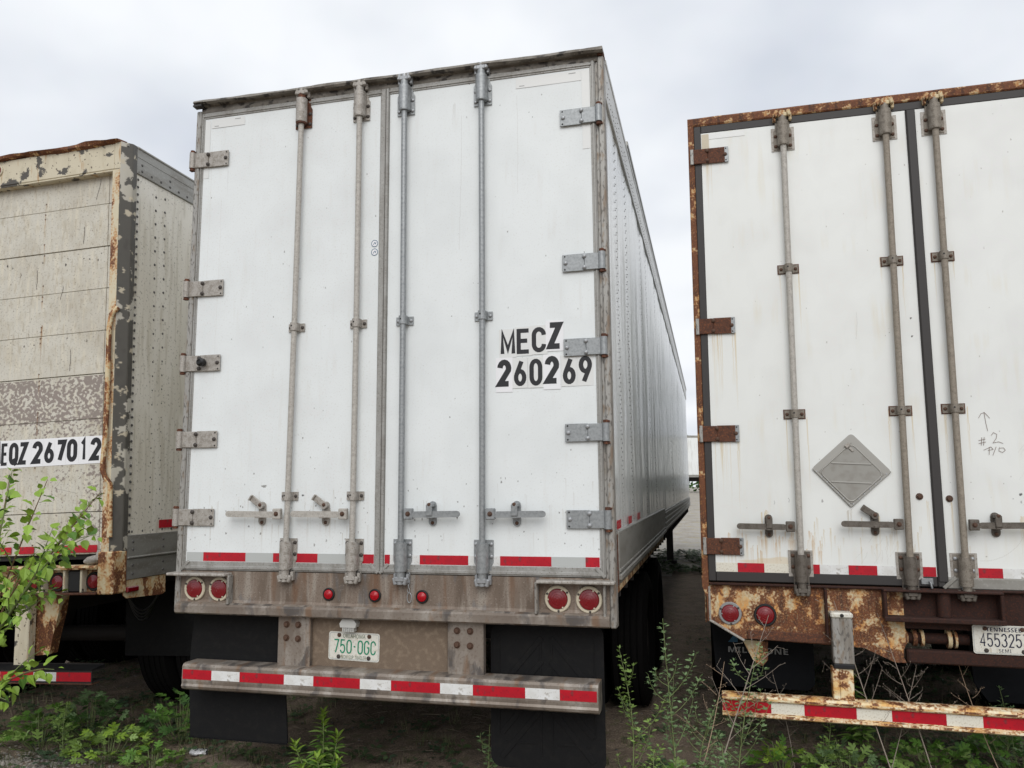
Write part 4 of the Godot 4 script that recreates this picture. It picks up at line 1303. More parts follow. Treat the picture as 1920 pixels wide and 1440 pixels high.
# ---- the white trailer with the rusted rear frame ----
func rusty_trailer() -> void:
	var T := thing("box_trailer", "white swing-door box trailer with rusted orange sill and grey diamond placard holder", "trailer", Transform3D(Basis(Vector3.UP, -0.018) * Basis(Vector3(0, 0, 1), -0.006), Vector3(3.003, 0, -0.795)), "box trailers parked in a row")
	var L := 16.0
	part("roof", MB.new().blk(-1.285, 1.285, 3.97, 3.985, -L, -0.02), M.rail_alu, T)
	part("floor", MB.new().blk(-1.27, 1.27, 1.05, 1.13, -L, -0.06), M.frame_dark, T)
	part("front_wall", MB.new().blk(-1.26, 1.26, 1.13, 3.97, -L, -L + 0.03), M.skin_white, T)
	for s in [-1.0, 1.0]:
		part("side_wall", MB.new().blk(s * 1.26, s * 1.285, 1.1, 3.97, -L, -0.07), M.skin_white, T)
		part("bottom_rail", MB.new().blk(s * 1.286, s * 1.295, 1.03, 1.2, -L, -0.07, 0.003), M.rail_alu, T)
		part("top_rail", MB.new().blk(s * 1.286, s * 1.294, 3.85, 3.99, -L, -0.07, 0.003), M.rail_alu, T)
		var b0 := MB.new()
		b0.blk(s * 1.258, s * 1.295, 1.05, 3.995, -0.065, 0.006, 0.005)
		part("corner_post", b0, M.rust_flaking, T)
		# the foot of the post swings in to the sill
		b0 = MB.new()
		b0.prism(PackedVector2Array([Vector2(s * 1.258, 1.12), Vector2(s * 1.297, 1.12), Vector2(s * 1.296, 1.06), Vector2(s * 1.272, 1.0), Vector2(s * 1.27, 0.86), Vector2(s * 1.255, 0.86), Vector2(s * 1.255, 1.0)]), -0.06, 0.012)
		part("post_foot", b0, M.rust_flaking, T)
		part("side_bracket", MB.new().blk(s * 1.278, s * 1.285, 0.84, 1.06, -0.3, -0.07), M.rust_cream, T)
	part("header", dented([Vector2(-0.05, 3.944), Vector2(0.002, 3.944), Vector2(0.008, 3.952), Vector2(0.010, 3.99), Vector2(0.004, 4.0), Vector2(-0.05, 4.0)], -1.295, 1.295, 40, 0.003, 2), M.rust_flaking, T)
	# black rubber round the doors
	var b := MB.new()
	for s in [-1.0, 1.0]:
		b.blk(s * 1.2135, s * 1.2575, 1.092, 3.943, -0.05, 0.004, 0.004)
	b.blk(-1.213, 1.213, 3.893, 3.943, -0.05, 0.003, 0.004)
	b.blk(-1.213, -0.018, 1.092, 1.1465, -0.05, 0.003, 0.004)
	part("door_seal", b, M.seal_black, T)
	b = MB.new()
	b.blk(-0.0175, 0.0215, 1.092, 3.8925, -0.04, 0.012, 0.005)
	b.blk(-0.014, 0.034, 1.12, 3.89, 0.002, 0.018, 0.004)
	part("centre_seal", b, M.seal_black, T)
	part("bottom_trim", MB.new().blk(0.024, 1.213, 1.084, 1.1465, -0.04, 0.012, 0.006), M.rail_alu, T)
	part("trim_mitre", MB.new().box(Vector3.ZERO, Vector3(0.09, 0.02, 0.012), 0.003, rotz(0.75, Vector3(0.04, 1.118, 0.016))), M.rail_alu, T)
	for d in 2:
		var x0 := -1.213 if d == 0 else 0.022
		var x1 := -0.018 if d == 0 else 1.213
		b = door_leaf(x0, x1, 1.147, 3.893, 0.05, 40 + d)
		part("door", b, M.door_rust_a if d == 0 else M.door_rust_b, T)
	part("label_strip", MB.new().blk(-1.165, -0.945, 3.85, 3.885, 0.0, 0.001), M.sticker_clear, T)
	part("label_strip", MB.new().blk(-1.21, -1.165, 3.79, 3.886, 0.0, 0.0012), M.ring_cream, T)
	for y in [3.735, 2.633, 1.967, 1.296]:
		var h := hinge(T, -1.05, -1.278, y, 0.1, M.rust_brown, M.bolt_rust, M.rust_brown, false)
		part("worn_end", MB.new().blk(-1.283, -1.262, y - 0.051, y + 0.051, 0.012, 0.021, 0.003), M.post_grey, h)
		part("bare_tip", MB.new().blk(-1.0725, -1.0485, y - 0.051, y + 0.051, 0.005, 0.0136, 0.002), M.galvanised, h)
	var rods := [[-0.719, -0.734], [-0.136, -0.158], [0.133, 0.119], [0.70, 0.69]]
	var grips := [[-0.785, -1.085, -0.902], [-0.208, -0.51, -0.324], [0.172, 0.47, 0.29], [0.742, 1.04, 0.88]]
	for k in 4:
		var q: Array = rods[k]
		var rod := part("lock_rod", MB.new().tube([Vector3(q[0], 3.9, 0.036), Vector3(lerpf(q[0], q[1], 0.5), 2.5, 0.038), Vector3(q[1], 1.15, 0.036)], 0.018, 12), M.rod_dusty if k == 0 else M.rod_brown, T)
		lock_bracket(rod, q[0], 3.825, 1.0, M.iron_grey, M.bolt_rust, true)
		lock_bracket(rod, q[1], 1.175, -1.0, M.iron_dark if k != 2 else M.iron_grey, M.bolt_rust if k < 2 else M.bolt_zinc, true)
		cam(rod, q[0], 3.935, 1.0, M.rust_cream, 1.3); cam(rod, q[1], 1.055, -1.0, M.iron_dark)
		for y in [2.962 + 0.006 * k, 2.075 + 0.005 * k]:
			guide(rod, lerpf(q[0], q[1], (3.9 - y) / 2.75), y, M.iron_grey, M.bolt_rust, 0.112, true)
		handle(rod, grips[k][0], grips[k][1], grips[k][2], 1.418 if k == 0 else 1.437, M.iron_dark, M.bolt_rust, k == 1, M.iron_dark)
	# placard holder
	var ph := part("placard_holder", MB.new().prism(round_rect(0.305, 0.305, 0.02), 0.0, 0.006), M.placard, T, rotz(PI / 4 - 0.05, Vector3(-0.433, 1.742, 0.0)))
	b = MB.new()
	var rr := []
	for q in round_rect(0.245, 0.245, 0.03):
		rr.append(Vector3(q.x - 0.012, q.y - 0.012, 0.008))
	rr.append(rr[0])
	b.tube(rr, 0.0042, 6, false)
	for s in [-1.0, 1.0]:
		b.box(Vector3(-0.148 if s < 0 else 0.0, 0.0 if s < 0 else -0.148, 0.008), Vector3(0.008 if s < 0 else 0.3, 0.3 if s < 0 else 0.008, 0.006), 0.002)
	part("rim", MB.new().box(Vector3(-0.012, -0.012, 0.007), Vector3(0.252, 0.252, 0.0035), 0.0015), M.placard_inner, ph)
	part("bead", b, M.placard, ph)
	for e in [-0.055, 0.055]:
		part("flip_plate", MB.new().box(Vector3(-0.012 + e * 0.7, -0.012 + e * 0.7, 0.0098), Vector3(0.22, 0.009, 0.006), 0.002, Transform3D(Basis(), Vector3.ZERO) * rotz(-PI / 4, Vector3(-0.012 + e * 0.7, -0.012 + e * 0.7, 0.0)) * mv(0.012 - e * 0.7, 0.012 - e * 0.7, 0.0)), M.placard, ph)
	for k in 7:
		for s in [[-1, 0], [0, -1]]:
			var o := -0.13 + k * 0.042
			part("rivet", G.dome, M.bolt_zinc, ph, Transform3D(Basis().scaled(Vector3(0.45, 0.45, 0.5)), Vector3(o if s[0] == 0 else -0.145, o if s[1] == 0 else -0.145, 0.006)))
	part("clip", MB.new().box(Vector3(0.085, 0.115, 0.014), Vector3(0.03, 0.022, 0.016), 0.003).box(Vector3(0.085, 0.085, 0.013), Vector3(0.014, 0.03, 0.006), 0.002), M.plate_dirty, ph)
	# bolts that have wept rust; catches at the foot of the seal
	bolt(T, -0.081, 1.591, 0.0, M.bolt_rust, 1.2); bolt(T, 0.071, 1.579, 0.0, M.bolt_rust, 1.2)
	for q in [[-0.072, 1.122], [0.082, 1.118]]:
		b = MB.new()
		b.box(Vector3(q[0], q[1], 0.006), Vector3(0.062, 0.034, 0.008), 0.002)
		b.tube([Vector3(q[0] + 0.01, q[1], 0.012), Vector3(q[0] + 0.012, q[1] - 0.005, 0.03), Vector3(q[0] + 0.018, q[1] - 0.035, 0.026)], 0.006, 6)
		part("seal_catch", b, M.galvanised, T)
	# pencilled arrow and #2 P/O
	b = MB.new()
	b.ribbon([Vector2(0.290, 1.955), Vector2(0.284, 2.0), Vector2(0.279, 2.058)], 0.0012, 0.001)
	b.ribbon([Vector2(0.249, 2.028), Vector2(0.262, 2.052), Vector2(0.28, 2.06), Vector2(0.306, 2.026)], 0.0012, 0.0013)
	for q in [[0.24, 1.902, 0.275, 1.91], [0.24, 1.886, 0.278, 1.894], [0.252, 1.874, 0.258, 1.92], [0.264, 1.874, 0.27, 1.922]]:
		b.ribbon([Vector2(q[0], q[1]), Vector2(q[2], q[3])], 0.0012, 0.0016)
	b.ribbon([Vector2(0.306, 1.93), Vector2(0.318, 1.946), Vector2(0.334, 1.936), Vector2(0.33, 1.914), Vector2(0.312, 1.888), Vector2(0.34, 1.894), Vector2(0.362, 1.884)], 0.0012, 0.001)
	b.ribbon([Vector2(0.262, 1.848), Vector2(0.30, 1.866), Vector2(0.31, 1.852), Vector2(0.284, 1.846)], 0.0012, 0.001)
	b.ribbon([Vector2(0.292, 1.866), Vector2(0.288, 1.822)], 0.0012, 0.0013)
	b.ribbon([Vector2(0.306, 1.818), Vector2(0.326, 1.866)], 0.0012, 0.001)
	b.ribbon([Vector2(0.34, 1.858), Vector2(0.362, 1.86), Vector2(0.37, 1.846), Vector2(0.356, 1.834), Vector2(0.338, 1.842)], 0.0012, 0.001, true)
	part("pencil_note", b, M.pencil, T)
	for q in [[-1.211, -1.088, 2], [-1.088, -0.937, 1], [-0.937, -0.786, 2], [-0.786, -0.631, 1], [-0.631, -0.477, 0], [-0.477, -0.325, 1], [-0.325, -0.10, 0], [-0.10, -0.022, 1], [0.037, 0.189, 0], [0.189, 0.309, 1], [0.309, 0.46, 0], [0.46, 0.612, 1], [0.612, 0.764, 0], [0.764, 0.917, 1], [0.917, 1.06, 0]]:
		tape(T, q[0], q[1], 1.1475, 1.2, 0.0009, [M.tape_white, M.tape_red, M.tape_dirty][q[2]])
	# the rusted sill: plate with cut corners, cut away round the roller
	var pa := PackedVector2Array([Vector2(-1.255, 1.083), Vector2(-1.257, 0.872), Vector2(-1.068, 0.765), Vector2(-0.587, 0.751), Vector2(-0.419, 0.745), Vector2(-0.262, 0.674), Vector2(-0.2, 0.674), Vector2(-0.214, 0.70), Vector2(-0.212, 0.745), Vector2(-0.19, 0.79), Vector2(-0.19, 0.83), Vector2(-0.2, 0.862), Vector2(-0.2, 1.083)])
	var pb := PackedVector2Array()
	for q in pa:
		pb.append(Vector2(-q.x + 0.25 if q.x > -0.3 else -q.x, q.y))
	pb.reverse()
	b = MB.new(); b.rect = Rect2(-1.26, 0.67, 1.06, 0.415)
	var sill := part("sill", b.prism(pa, -0.07, -0.004), M.rust_sill, T)
	b = MB.new(); b.rect = Rect2(0.2, 0.67, 1.06, 0.415)
	part("sill_plate", b.prism(pb, -0.07, -0.004), M.rust_sill, sill)
	part("sill_plate", MB.new().blk(-0.199, 0.449, 0.862, 1.083, -0.065, -0.005), M.rust_dark, sill)
	part("sill_plate", MB.new().blk(-0.199, 0.449, 0.676, 0.748, -0.05, 0.012, 0.008), M.rust_dark, sill)
	part("lower_lip", MB.new().box(Vector3(-0.83, 0.787, 0.002), Vector3(0.46, 0.05, 0.012), 0.003, Transform3D(Basis(Vector3(0, 0, 1), -0.02), Vector3(0, -0.017, 0))), M.rust_brown, sill)
	part("edge_strip", MB.new().box(Vector3.ZERO, Vector3(0.225, 0.012, 0.03), 0.003, rotz(-0.515, Vector3(-1.163, 0.812, 0.006))), M.plate_dirty, sill)
	part("edge_strip", MB.new().blk(-1.262, -1.250, 0.872, 1.06, -0.01, 0.018, 0.003), M.plate_dirty, sill)
	part("gusset", MB.new().blk(-0.618, -0.604, 0.80, 1.07, -0.004, 0.05, 0.003), M.rust_dark, sill)
	part("top_ledge", MB.new().blk(-1.255, 1.255, 1.07, 1.0835, -0.004, 0.022, 0.004), M.rust_dark, sill)
	b = MB.new()
	b.prism(PackedVector2Array([Vector2(-1.076, 0.742), Vector2(-0.985, 0.738), Vector2(-0.985, 0.60), Vector2(-1.02, 0.63)]), -0.11, -0.1)
	b.prism(PackedVector2Array([Vector2(-0.985, 0.738), Vector2(-0.93, 0.736), Vector2(-0.935, 0.63), Vector2(-0.965, 0.596), Vector2(-0.985, 0.60)]), -0.16, -0.101)
	part("stub_bracket", b, M.rust_cream, T)
	round_light(T, -1.141, 0.907, -0.004, 0.066, 0.05, M.ring_grey, M.lens_red, "tail_light")
	round_light(T, -0.943, 0.905, -0.004, 0.064, 0.05, M.black, M.lens_red, "tail_light", false)
	round_light(T, 0.943, 0.905, -0.004, 0.064, 0.05, M.black, M.lens_red, "tail_light", false)
	round_light(T, 1.141, 0.907, -0.004, 0.066, 0.05, M.ring_grey, M.lens_red, "tail_light")
	# the open box in the sill
	b = MB.new()
	b.blk(-0.312, 0.286, 1.066, 1.079, -0.004, 0.075, 0.004)
	b.blk(-0.312, -0.294, 0.925, 1.066, -0.004, 0.07, 0.004)
	b.blk(0.268, 0.286, 0.925, 1.066, -0.004, 0.07, 0.004)
	b.box(Vector3(-0.013, 0.925, 0.035), Vector3(0.6, 0.014, 0.085), 0.004, Transform3D(Basis(Vector3(1, 0, 0), 0.0), Vector3.ZERO))
	b.box(Vector3(-0.013, 0.918, 0.074), Vector3(0.6, 0.024, 0.012), 0.004)
	b.tube([Vector3(0.0, 0.935, 0.02), Vector3(0.0, 1.062, 0.02)], 0.036, 10)
	part("bumper_box", b, M.rust_dark, T)
	b = MB.new()
	b.tube([Vector3(-0.24, 0.803, -0.06), Vector3(0.13, 0.803, -0.06)], 0.03, 12)
	part("roller_shaft", b, M.rust_dark, T)
	b = MB.new()
	for q in [[-0.24, 0.06, 0.036], [-0.155, 0.02, 0.046], [-0.115, 0.016, 0.046], [0.02, 0.02, 0.05], [0.055, 0.012, 0.05]]:
		b.tube([Vector3(q[0], 0.803, -0.06), Vector3(q[0] + q[1], 0.803, -0.06)], q[2], 14)
	part("roller_collar", b, M.rust_cream, T)
	# guard bar on sleeved legs
	for s in [-1.0, 1.0]:
		var sl := part("bumper_sleeve", MB.new().blk(s * 0.592, s * 0.482, 0.665, 0.915, 0.0, 0.082, 0.006), M.post_grey, T)
		b = MB.new()
		b.blk(s * 0.596, s * 0.478, 0.915, 0.945, -0.003, 0.088, 0.008)
		part("sleeve_cap", b, M.plate_white, sl)
		bolt(sl, s * 0.537, 0.93, 0.088, M.gap, 2.2, "hole")
		part("black_end", MB.new().blk(s * 0.593, s * 0.481, 0.64, 0.6655, -0.002, 0.0835, 0.004), M.black, sl)  # black band round the lower end of the sleeve
		b = MB.new()
		b.blk(s * 0.601, s * 0.565, 0.468, 0.645, 0.0, 0.075, 0.005); b.blk(s * 0.564, s * 0.49, 0.468, 0.645, -0.01, 0.068, 0.004)
		part("bumper_leg", b, M.rust_yellow, T)
	b = MB.new()
	along_x(PackedVector2Array([Vector2(0.0, 0.436), Vector2(0.082, 0.437), Vector2(0.09, 0.445), Vector2(0.09, 0.456), Vector2(0.08, 0.466), Vector2(0.04, 0.472), Vector2(0.0, 0.468)]), -1.203, 1.203, b)
	along_x(PackedVector2Array([Vector2(0.0, 0.4355), Vector2(0.0, 0.37), Vector2(0.07, 0.37), Vector2(0.07, 0.4355)]), -1.2025, 1.2025, b)
	along_x(PackedVector2Array([Vector2(0.0, 0.3695), Vector2(0.0, 0.35), Vector2(0.075, 0.346), Vector2(0.088, 0.354), Vector2(0.086, 0.367), Vector2(0.07, 0.3695)]), -1.203, 1.203, b)
	var bar := part("bumper", b, M.rust_yellow, T)
	var bt := [-1.2, -0.935, -0.758, -0.486, -0.307, -0.038, 0.138, 0.41, 0.588, 0.86, 1.038, 1.2]
	for k in 11:
		tape(bar, bt[k], bt[k + 1], 0.374, 0.433, 0.0708, M.tape_red if k % 2 == 0 else M.tape_dirty)
	var pl := plate(T, 0.284, 0.823, 0.016, 0.0)
	small_text("TENNESSEE", 0.17, 0.022, M.ink_navy, pl, mv(0.0, 0.054, 0.0022), true)
	small_text("SEMI", 0.06, 0.017, M.ink_navy, pl, mv(0.0, -0.056, 0.0022))
	b = MB.new()
	var xx := -0.118
	for ch in "455325T":
		glyph(b, ch, xx, -0.038, 0.029, 0.072, 0.0062, 0.0032)
		xx += 0.0345
	part("plate_number", b, M.ink_navy, pl)
	part("plate_lamp", MB.new().box(Vector3(0.25, 0.945, 0.02), Vector3(0.09, 0.03, 0.04), 0.006, rotz(-0.2, Vector3(0.08, 0.02, 0.0))), M.lamp_grey, T)
	# mud flaps with the maker's name
	for s in [-1.27, 0.2]:
		var fl := part("mud_flap", MB.new().prism(PackedVector2Array([Vector2(0.0, 0.95), Vector2(0.62, 0.95), Vector2(0.62, 0.44), Vector2(0.58, 0.4), Vector2(0.1, 0.4), Vector2(0.03, 0.5)]), -0.01, 0.0), M.rubber_blue, T, mv(s, 0.0, -0.4))
		small_text("MILESTONE", 0.36, 0.036, M.ink_grey, fl, mv(0.29, 0.625, 0.001), true)
		b = MB.new()
		b.face([Vector3(0.11, 0.67, 0.0014), Vector3(0.17, 0.67, 0.0014), Vector3(0.17, 0.74, 0.0014)], Vector3(0, 0, 1))
		part("triangle_logo", b, M.ink_blue, fl)
	undercarriage(T, L, 1.05, [-2.0, -3.3], 5.0)


# ---- the cream trailer with the roll-up door ----
func roll_door_trailer() -> void:
	var T := thing("box_trailer", "cream roll-up door box trailer with chipped corner post and rusty header", "trailer", Transform3D(Basis(Vector3.UP, 0.012) * Basis(Vector3(0, 0, 1), 0.034), Vector3(-3.145, -0.015, -0.18)), "box trailers parked in a row")
	var L := 14.6
	part("roof", MB.new().blk(-1.28, 1.28, 3.98, 3.995, -L, -0.03), M.rail_alu, T)
	part("floor", MB.new().blk(-1.27, 1.27, 1.06, 1.16, -L, -0.06), M.frame_dark, T)
	part("front_wall", MB.new().blk(-1.25, 1.25, 1.16, 3.98, -L, -L + 0.03), M.skin_cream, T)
	part("side_wall", MB.new().blk(-1.285, -1.26, 1.1, 3.98, -L, -0.1), M.skin_cream, T)
	part("inner_lining", MB.new().blk(1.25, 1.265, 1.16, 3.98, -L, -0.1), M.skin_cream, T)
	skin(T, 1.279, 1.0, -0.105, -L, 1.33, 3.84, 170, 10, 0.006, 15, M.skin_cream, "side_skin")
	var b := MB.new()
	b.blk(1.262, 1.291, 3.815, 3.985, -L, -0.105, 0.004)
	b.blk(1.262, 1.2935, 3.93, 3.995, -L, -0.105, 0.004)
	b.box(Vector3(1.28, 4.0, -L / 2 - 0.05), Vector3(0.04, 0.02, L - 0.11), 0.006)
	part("top_rail", b, M.rail_alu, T)
	b = MB.new()
	b.blk(1.262, 1.293, 1.2, 1.345, -L, -0.105, 0.003)
	b.blk(1.262, 1.304, 1.192, 1.206, -L, -0.105, 0.004)
	b.blk(1.262, 1.293, 1.06, 1.191, -L, -0.105, 0.003)
	part("bottom_rail", b, M.rail_alu, T)
	var at := []
	for k in 52:
		at.append(Vector3(1.286, 1.1 + k * 0.0535, -0.128))
	var z := -0.325
	while z > -9.0:
		for k in 24:
			at.append(Vector3(1.279, 1.42 + k * 0.1, z)); at.append(Vector3(1.279, 1.44 + k * 0.1, z - 0.098))
		z -= 0.61
	z = -0.16
	while z > -6.0:
		at.append(Vector3(1.291, 3.845, z)); at.append(Vector3(1.279, 1.365, z))
		if int(-z / 0.1) % 3 == 1:
			at.append(Vector3(1.291, 3.89, z)); at.append(Vector3(1.293, 1.3, z)); at.append(Vector3(1.293, 1.25, z)); at.append(Vector3(1.293, 1.15, z)); at.append(Vector3(1.293, 1.095, z))
		z -= 0.1
	rivets(T, at, M.rivet_grey, 1.1)
	part("reflective_tape", MB.new().blk(1.2865, 1.2877, 1.375, 1.43, -0.58, -0.42), M.tape_red, T)
	# corner post: cream jamb, splayed and primer-dark towards the side
	b = MB.new()
	b.prism(PackedVector2Array([Vector2(1.246, 0.0), Vector2(1.292, 0.058), Vector2(1.295, 0.066), Vector2(1.295, 0.104), Vector2(1.21, 0.104), Vector2(1.21, 0.0005)]), 1.0, 4.005, Transform3D(Basis(Vector3(1, 0, 0), Vector3(0, 0, -1), Vector3(0, 1, 0)), Vector3.ZERO))
	part("corner_post", b, M.primer_patches, T)
	b = MB.new()
	b.blk(1.185, 1.2455, 1.0, 3.81, -0.012, 0.002, 0.004)
	b.blk(1.185, 1.2, 1.2, 3.81, -0.1, -0.0125, 0.003)
	part("post_face", b, M.jamb_cream, T)
	part("post_head", MB.new().blk(1.2, 1.247, 3.811, 4.01, -0.0122, 0.003, 0.004), M.paint_chipped, T)
	part("post_foot", MB.new().blk(1.178, 1.298, 0.985, 1.25, -0.1045, 0.022, 0.008), M.rust_cream, T)
	b = MB.new()
	b.blk(-1.295, -1.185, 1.0, 4.005, -0.104, 0.0, 0.008)
	part("corner_post", b, M.primer_patches, T)
	part("grab_rail", MB.new().tube([Vector3(1.262, 2.84, 0.002), Vector3(1.232, 2.79, 0.024), Vector3(1.222, 2.7, 0.03), Vector3(1.222, 2.31, 0.03), Vector3(1.218, 2.0, 0.03), Vector3(1.206, 1.82, 0.03), Vector3(1.204, 1.77, 0.03), Vector3(1.222, 1.72, 0.026), Vector3(1.248, 1.68, 0.012), Vector3(1.252, 1.34, 0.006)], 0.0165, 10), M.rust_cream, T)
	# header and its torn, rusted lip
	part("header", MB.new().blk(-1.185, 1.1995, 3.812, 4.0, -0.05, 0.0, 0.006), M.paint_chipped, T)
	part("header_return", MB.new().blk(-1.185, 1.185, 3.80, 3.8115, -0.1, -0.002, 0.003), M.paint_chipped, T)
	part("header_lip", dented([Vector2(-0.06, 3.99), Vector2(0.004, 3.995), Vector2(0.03, 4.004), Vector2(0.034, 4.018), Vector2(0.0, 4.03), Vector2(-0.06, 4.028)], -1.29, 1.245, 60, 0.022, 6), M.rust_flaking, T)
	round_light(T, 0.232, 3.93, 0.0, 0.046, 0.034, M.ring_cream, M.lens_red, "clearance_light", false)
	# door panels
	var ys := [3.81, 3.600, 3.298, 3.003, 2.710, 2.418, 2.116, 1.822, 1.505, 1.232]
	for k in 9:
		var dz := 0.003 * sin(k * 2.1)
		b = MB.new(); b.rect = Rect2(-1.14, 1.23, 2.28, 2.58)
		b.blk(-1.112, 1.112, ys[k + 1] + 0.0018, ys[k] - 0.0018, -0.08, -0.06 + dz, 0.002)
		var pn := part("door_panel", b, M.roll_door, T)
		b = MB.new(); b.rect = Rect2(-1.14, 1.23, 2.28, 2.58)
		b.blk(1.1145, 1.175, ys[k + 1] + 0.0025, ys[k] - 0.0025, -0.08, -0.062 + dz, 0.002)
		part("panel_end", b, M.roll_door, pn)
	part("door_back", MB.new().blk(-1.18, 1.18, 1.2, 3.8, -0.1, -0.082), M.gap, T)
	# MEQZ 267012
	b = MB.new()
	var spots := [["M", 0.236, 0.317], ["E", 0.324, 0.378], ["Q", 0.388, 0.460], ["Z", 0.464, 0.537], ["2", 0.576, 0.656], ["6", 0.673, 0.746], ["7", 0.762, 0.843], ["0", 0.852, 0.929], ["1", 0.955, 1.010], ["2", 1.035, 1.115]]
	for k in spots.size():
		var q: Array = spots[k]
		var x0: float = q[1] - 0.011
		var x1: float = (spots[k + 1][1] - 0.011) if k < 9 else 1.138
		var st := part("letter_sticker", MB.new().blk(x0, x1 - 0.0008, 1.82, 2.008 - 0.0008 * k, -0.0575, -0.0555), M.sticker, T)
		b = MB.new()
		glyph(b, q[0], q[1] - 0.003, 1.838, q[2] - q[1] + 0.005, 0.152, minf(0.032, (q[2] - q[1]) * 0.4), -0.0548)
		part("letter", b, M.ink, st)
	for q in [[0.78, 1.108], [0.5, 0.62], [0.25, 0.44], [-0.2, 0.1]]:
		tape(T, q[0], q[1], 1.245, 1.292, -0.0558, M.tape_red)
	# sill with its lamp pockets
	b = MB.new()
	b.blk(-1.178, 1.178, 0.99, 1.165, -0.1, -0.03)
	var sill := part("sill", b, M.rust_cream, T)
	part("sill_lip", dented([Vector2(-0.03, 1.14), Vector2(0.035, 1.146), Vector2(0.04, 1.158), Vector2(0.03, 1.168), Vector2(-0.03, 1.17)], -1.178, 1.178, 40, 0.006, 8), M.rust_cream, sill)
	part("sill_lip", MB.new().blk(-1.178, 1.178, 0.985, 0.9985, -0.03, 0.03, 0.004), M.rust_brown, sill)
	for x in [1.058, 0.93, 0.765]:
		part("pocket_wall", MB.new().blk(x - 0.008, x + 0.008, 0.999, 1.14, -0.03, 0.02, 0.003), M.paint_chipped, sill)
	part("light_socket", MB.new().blk(0.945, 1.045, 1.0, 1.138, -0.03, 0.004, 0.008), M.black, sill)
	for x in [1.12, 0.848, 0.66]:
		round_light(T, x, 1.064, -0.029, 0.06, 0.044, M.gap, M.lens_red, "tail_light", false)
	# the rubber buffer on the sill end
	b = MB.new()
	b.tube([Vector3(1.06, 1.19, -0.01), Vector3(1.1, 1.196, 0.0), Vector3(1.15, 1.203, 0.0), Vector3(1.168, 1.215, 0.0)], [0.012, 0.027, 0.03, 0.022], 10)
	b.tube([Vector3(1.165, 1.2, 0.0), Vector3(1.17, 1.26, -0.01)], [0.024, 0.016], 8)
	part("door_buffer", b, M.plate_dirty, T)
	# guard bar
	for s in [-1.0, 1.0]:
		b = MB.new()
		b.prism(PackedVector2Array([Vector2(s * 0.51, 0.99), Vector2(s * 0.82, 0.99), Vector2(s * 0.80, 0.86), Vector2(s * 0.755, 0.68), Vector2(s * 0.74, 0.6), Vector2(s * 0.63, 0.59), Vector2(s * 0.6, 0.64), Vector2(s * 0.55, 0.9)]), -0.16, -0.09)
		part("bumper_gusset", b, M.rust_cream, T)
		part("bumper_leg", MB.new().blk(s * 0.53, s * 0.64, 0.45, 0.985, -0.08, -0.02, 0.005), M.paint_chipped, T)
	b = MB.new()
	b.blk(-1.19, 1.19, 0.455, 0.462, -0.06, 0.05); b.blk(-1.19, 1.19, 0.522, 0.53, -0.06, 0.05); b.blk(-1.19, 1.19, 0.4625, 0.5215, 0.042, 0.05)
	b.blk(-1.19, 1.19, 0.53, 0.552, -0.06, -0.05)
	var bar := part("bumper", b, M.frame_dark, T)
	part("tread_plate", dented([Vector2(-0.06, 0.531), Vector2(0.049, 0.531), Vector2(0.049, 0.538), Vector2(-0.06, 0.55)], -1.19, 1.19, 90, 0.004, 12), M.rubber, bar)
	part("lower_edge", MB.new().blk(-1.19, 1.19, 0.447, 0.4545, -0.02, 0.052, 0.002), M.rust_brown, bar)
	var e := 1.184
	for k in 12:
		var l := 0.254 if k % 2 == 0 else 0.171
		tape(bar, e - l, e, 0.466, 0.52, 0.0508, M.tape_red if k % 2 == 0 else M.tape_white)
		e -= l
		if e < -1.0:
			break
	# marker lamp bracket under the side rail, hoses and a flap beneath
	var br := part("lamp_bracket", MB.new().prism(PackedVector2Array([Vector2(0.09, 1.058), Vector2(0.5, 1.058), Vector2(0.5, 0.94), Vector2(0.47, 0.926), Vector2(0.12, 0.944), Vector2(0.09, 0.965)]), 1.278, 1.286, Transform3D(Basis(Vector3(0, 0, -1), Vector3(0, 1, 0), Vector3(1, 0, 0)), Vector3.ZERO)), M.rust_cream, T)
	part("marker_light", MB.new().box(Vector3(1.298, 0.998, -0.155), Vector3(0.024, 0.034, 0.11), 0.006), M.lens_red, br)
	b = MB.new()
	for k in 4:
		var pts := []
		for i in 13:
			var a := float(i) / 12.0
			pts.append(Vector3(0.86 + 0.35 * a - 0.04 * k, 1.0 - sin(a * PI) * (0.2 + 0.03 * k), -0.6 - 0.05 * k))
		b.tube(pts, 0.009, 6)
	part("air_hose", b, M.black, T)
	part("mud_flap", MB.new().blk(0.62, 1.24, 0.42, 1.0, -0.95, -0.94), M.rubber, T)
	part("mud_flap", MB.new().blk(-1.24, -0.62, 0.42, 1.0, -0.95, -0.94), M.rubber, T)
	undercarriage(T, L, 1.06, [-1.45, -2.7], 4.4)


func far_trailer() -> void:
	var T := thing("box_trailer", "plain white box trailer standing alone far across the yard", "trailer", Transform3D(Basis(Vector3.UP, 0.35), Vector3(0.4, 1.19, -52.0)), "")
	part("box", MB.new().blk(-7.0, 5.0, 1.12, 3.95, -2.6, 0.0, 0.02), M.skin_white, T)
	part("top_rail", MB.new().blk(-7.01, 5.01, 3.82, 3.97, -2.61, 0.012), M.rail_alu, T)
	part("bottom_rail", MB.new().blk(-7.01, 5.01, 1.08, 1.25, -2.61, 0.012), M.rail_alu, T)
	for x in [-5.6, -4.3, 3.0]:
		for z in [-0.25, -2.3]:
			part("tyre", G.tyre, M.tyre, T, Transform3D(Basis(Vector3.UP, PI / 2), Vector3(x, 0.49, z)))
	part("frame", MB.new().blk(-6.5, 4.0, 0.8, 1.08, -1.9, -0.8), M.frame_dark, T)


# ---- ground ----
var gn := FastNoiseLite.new()

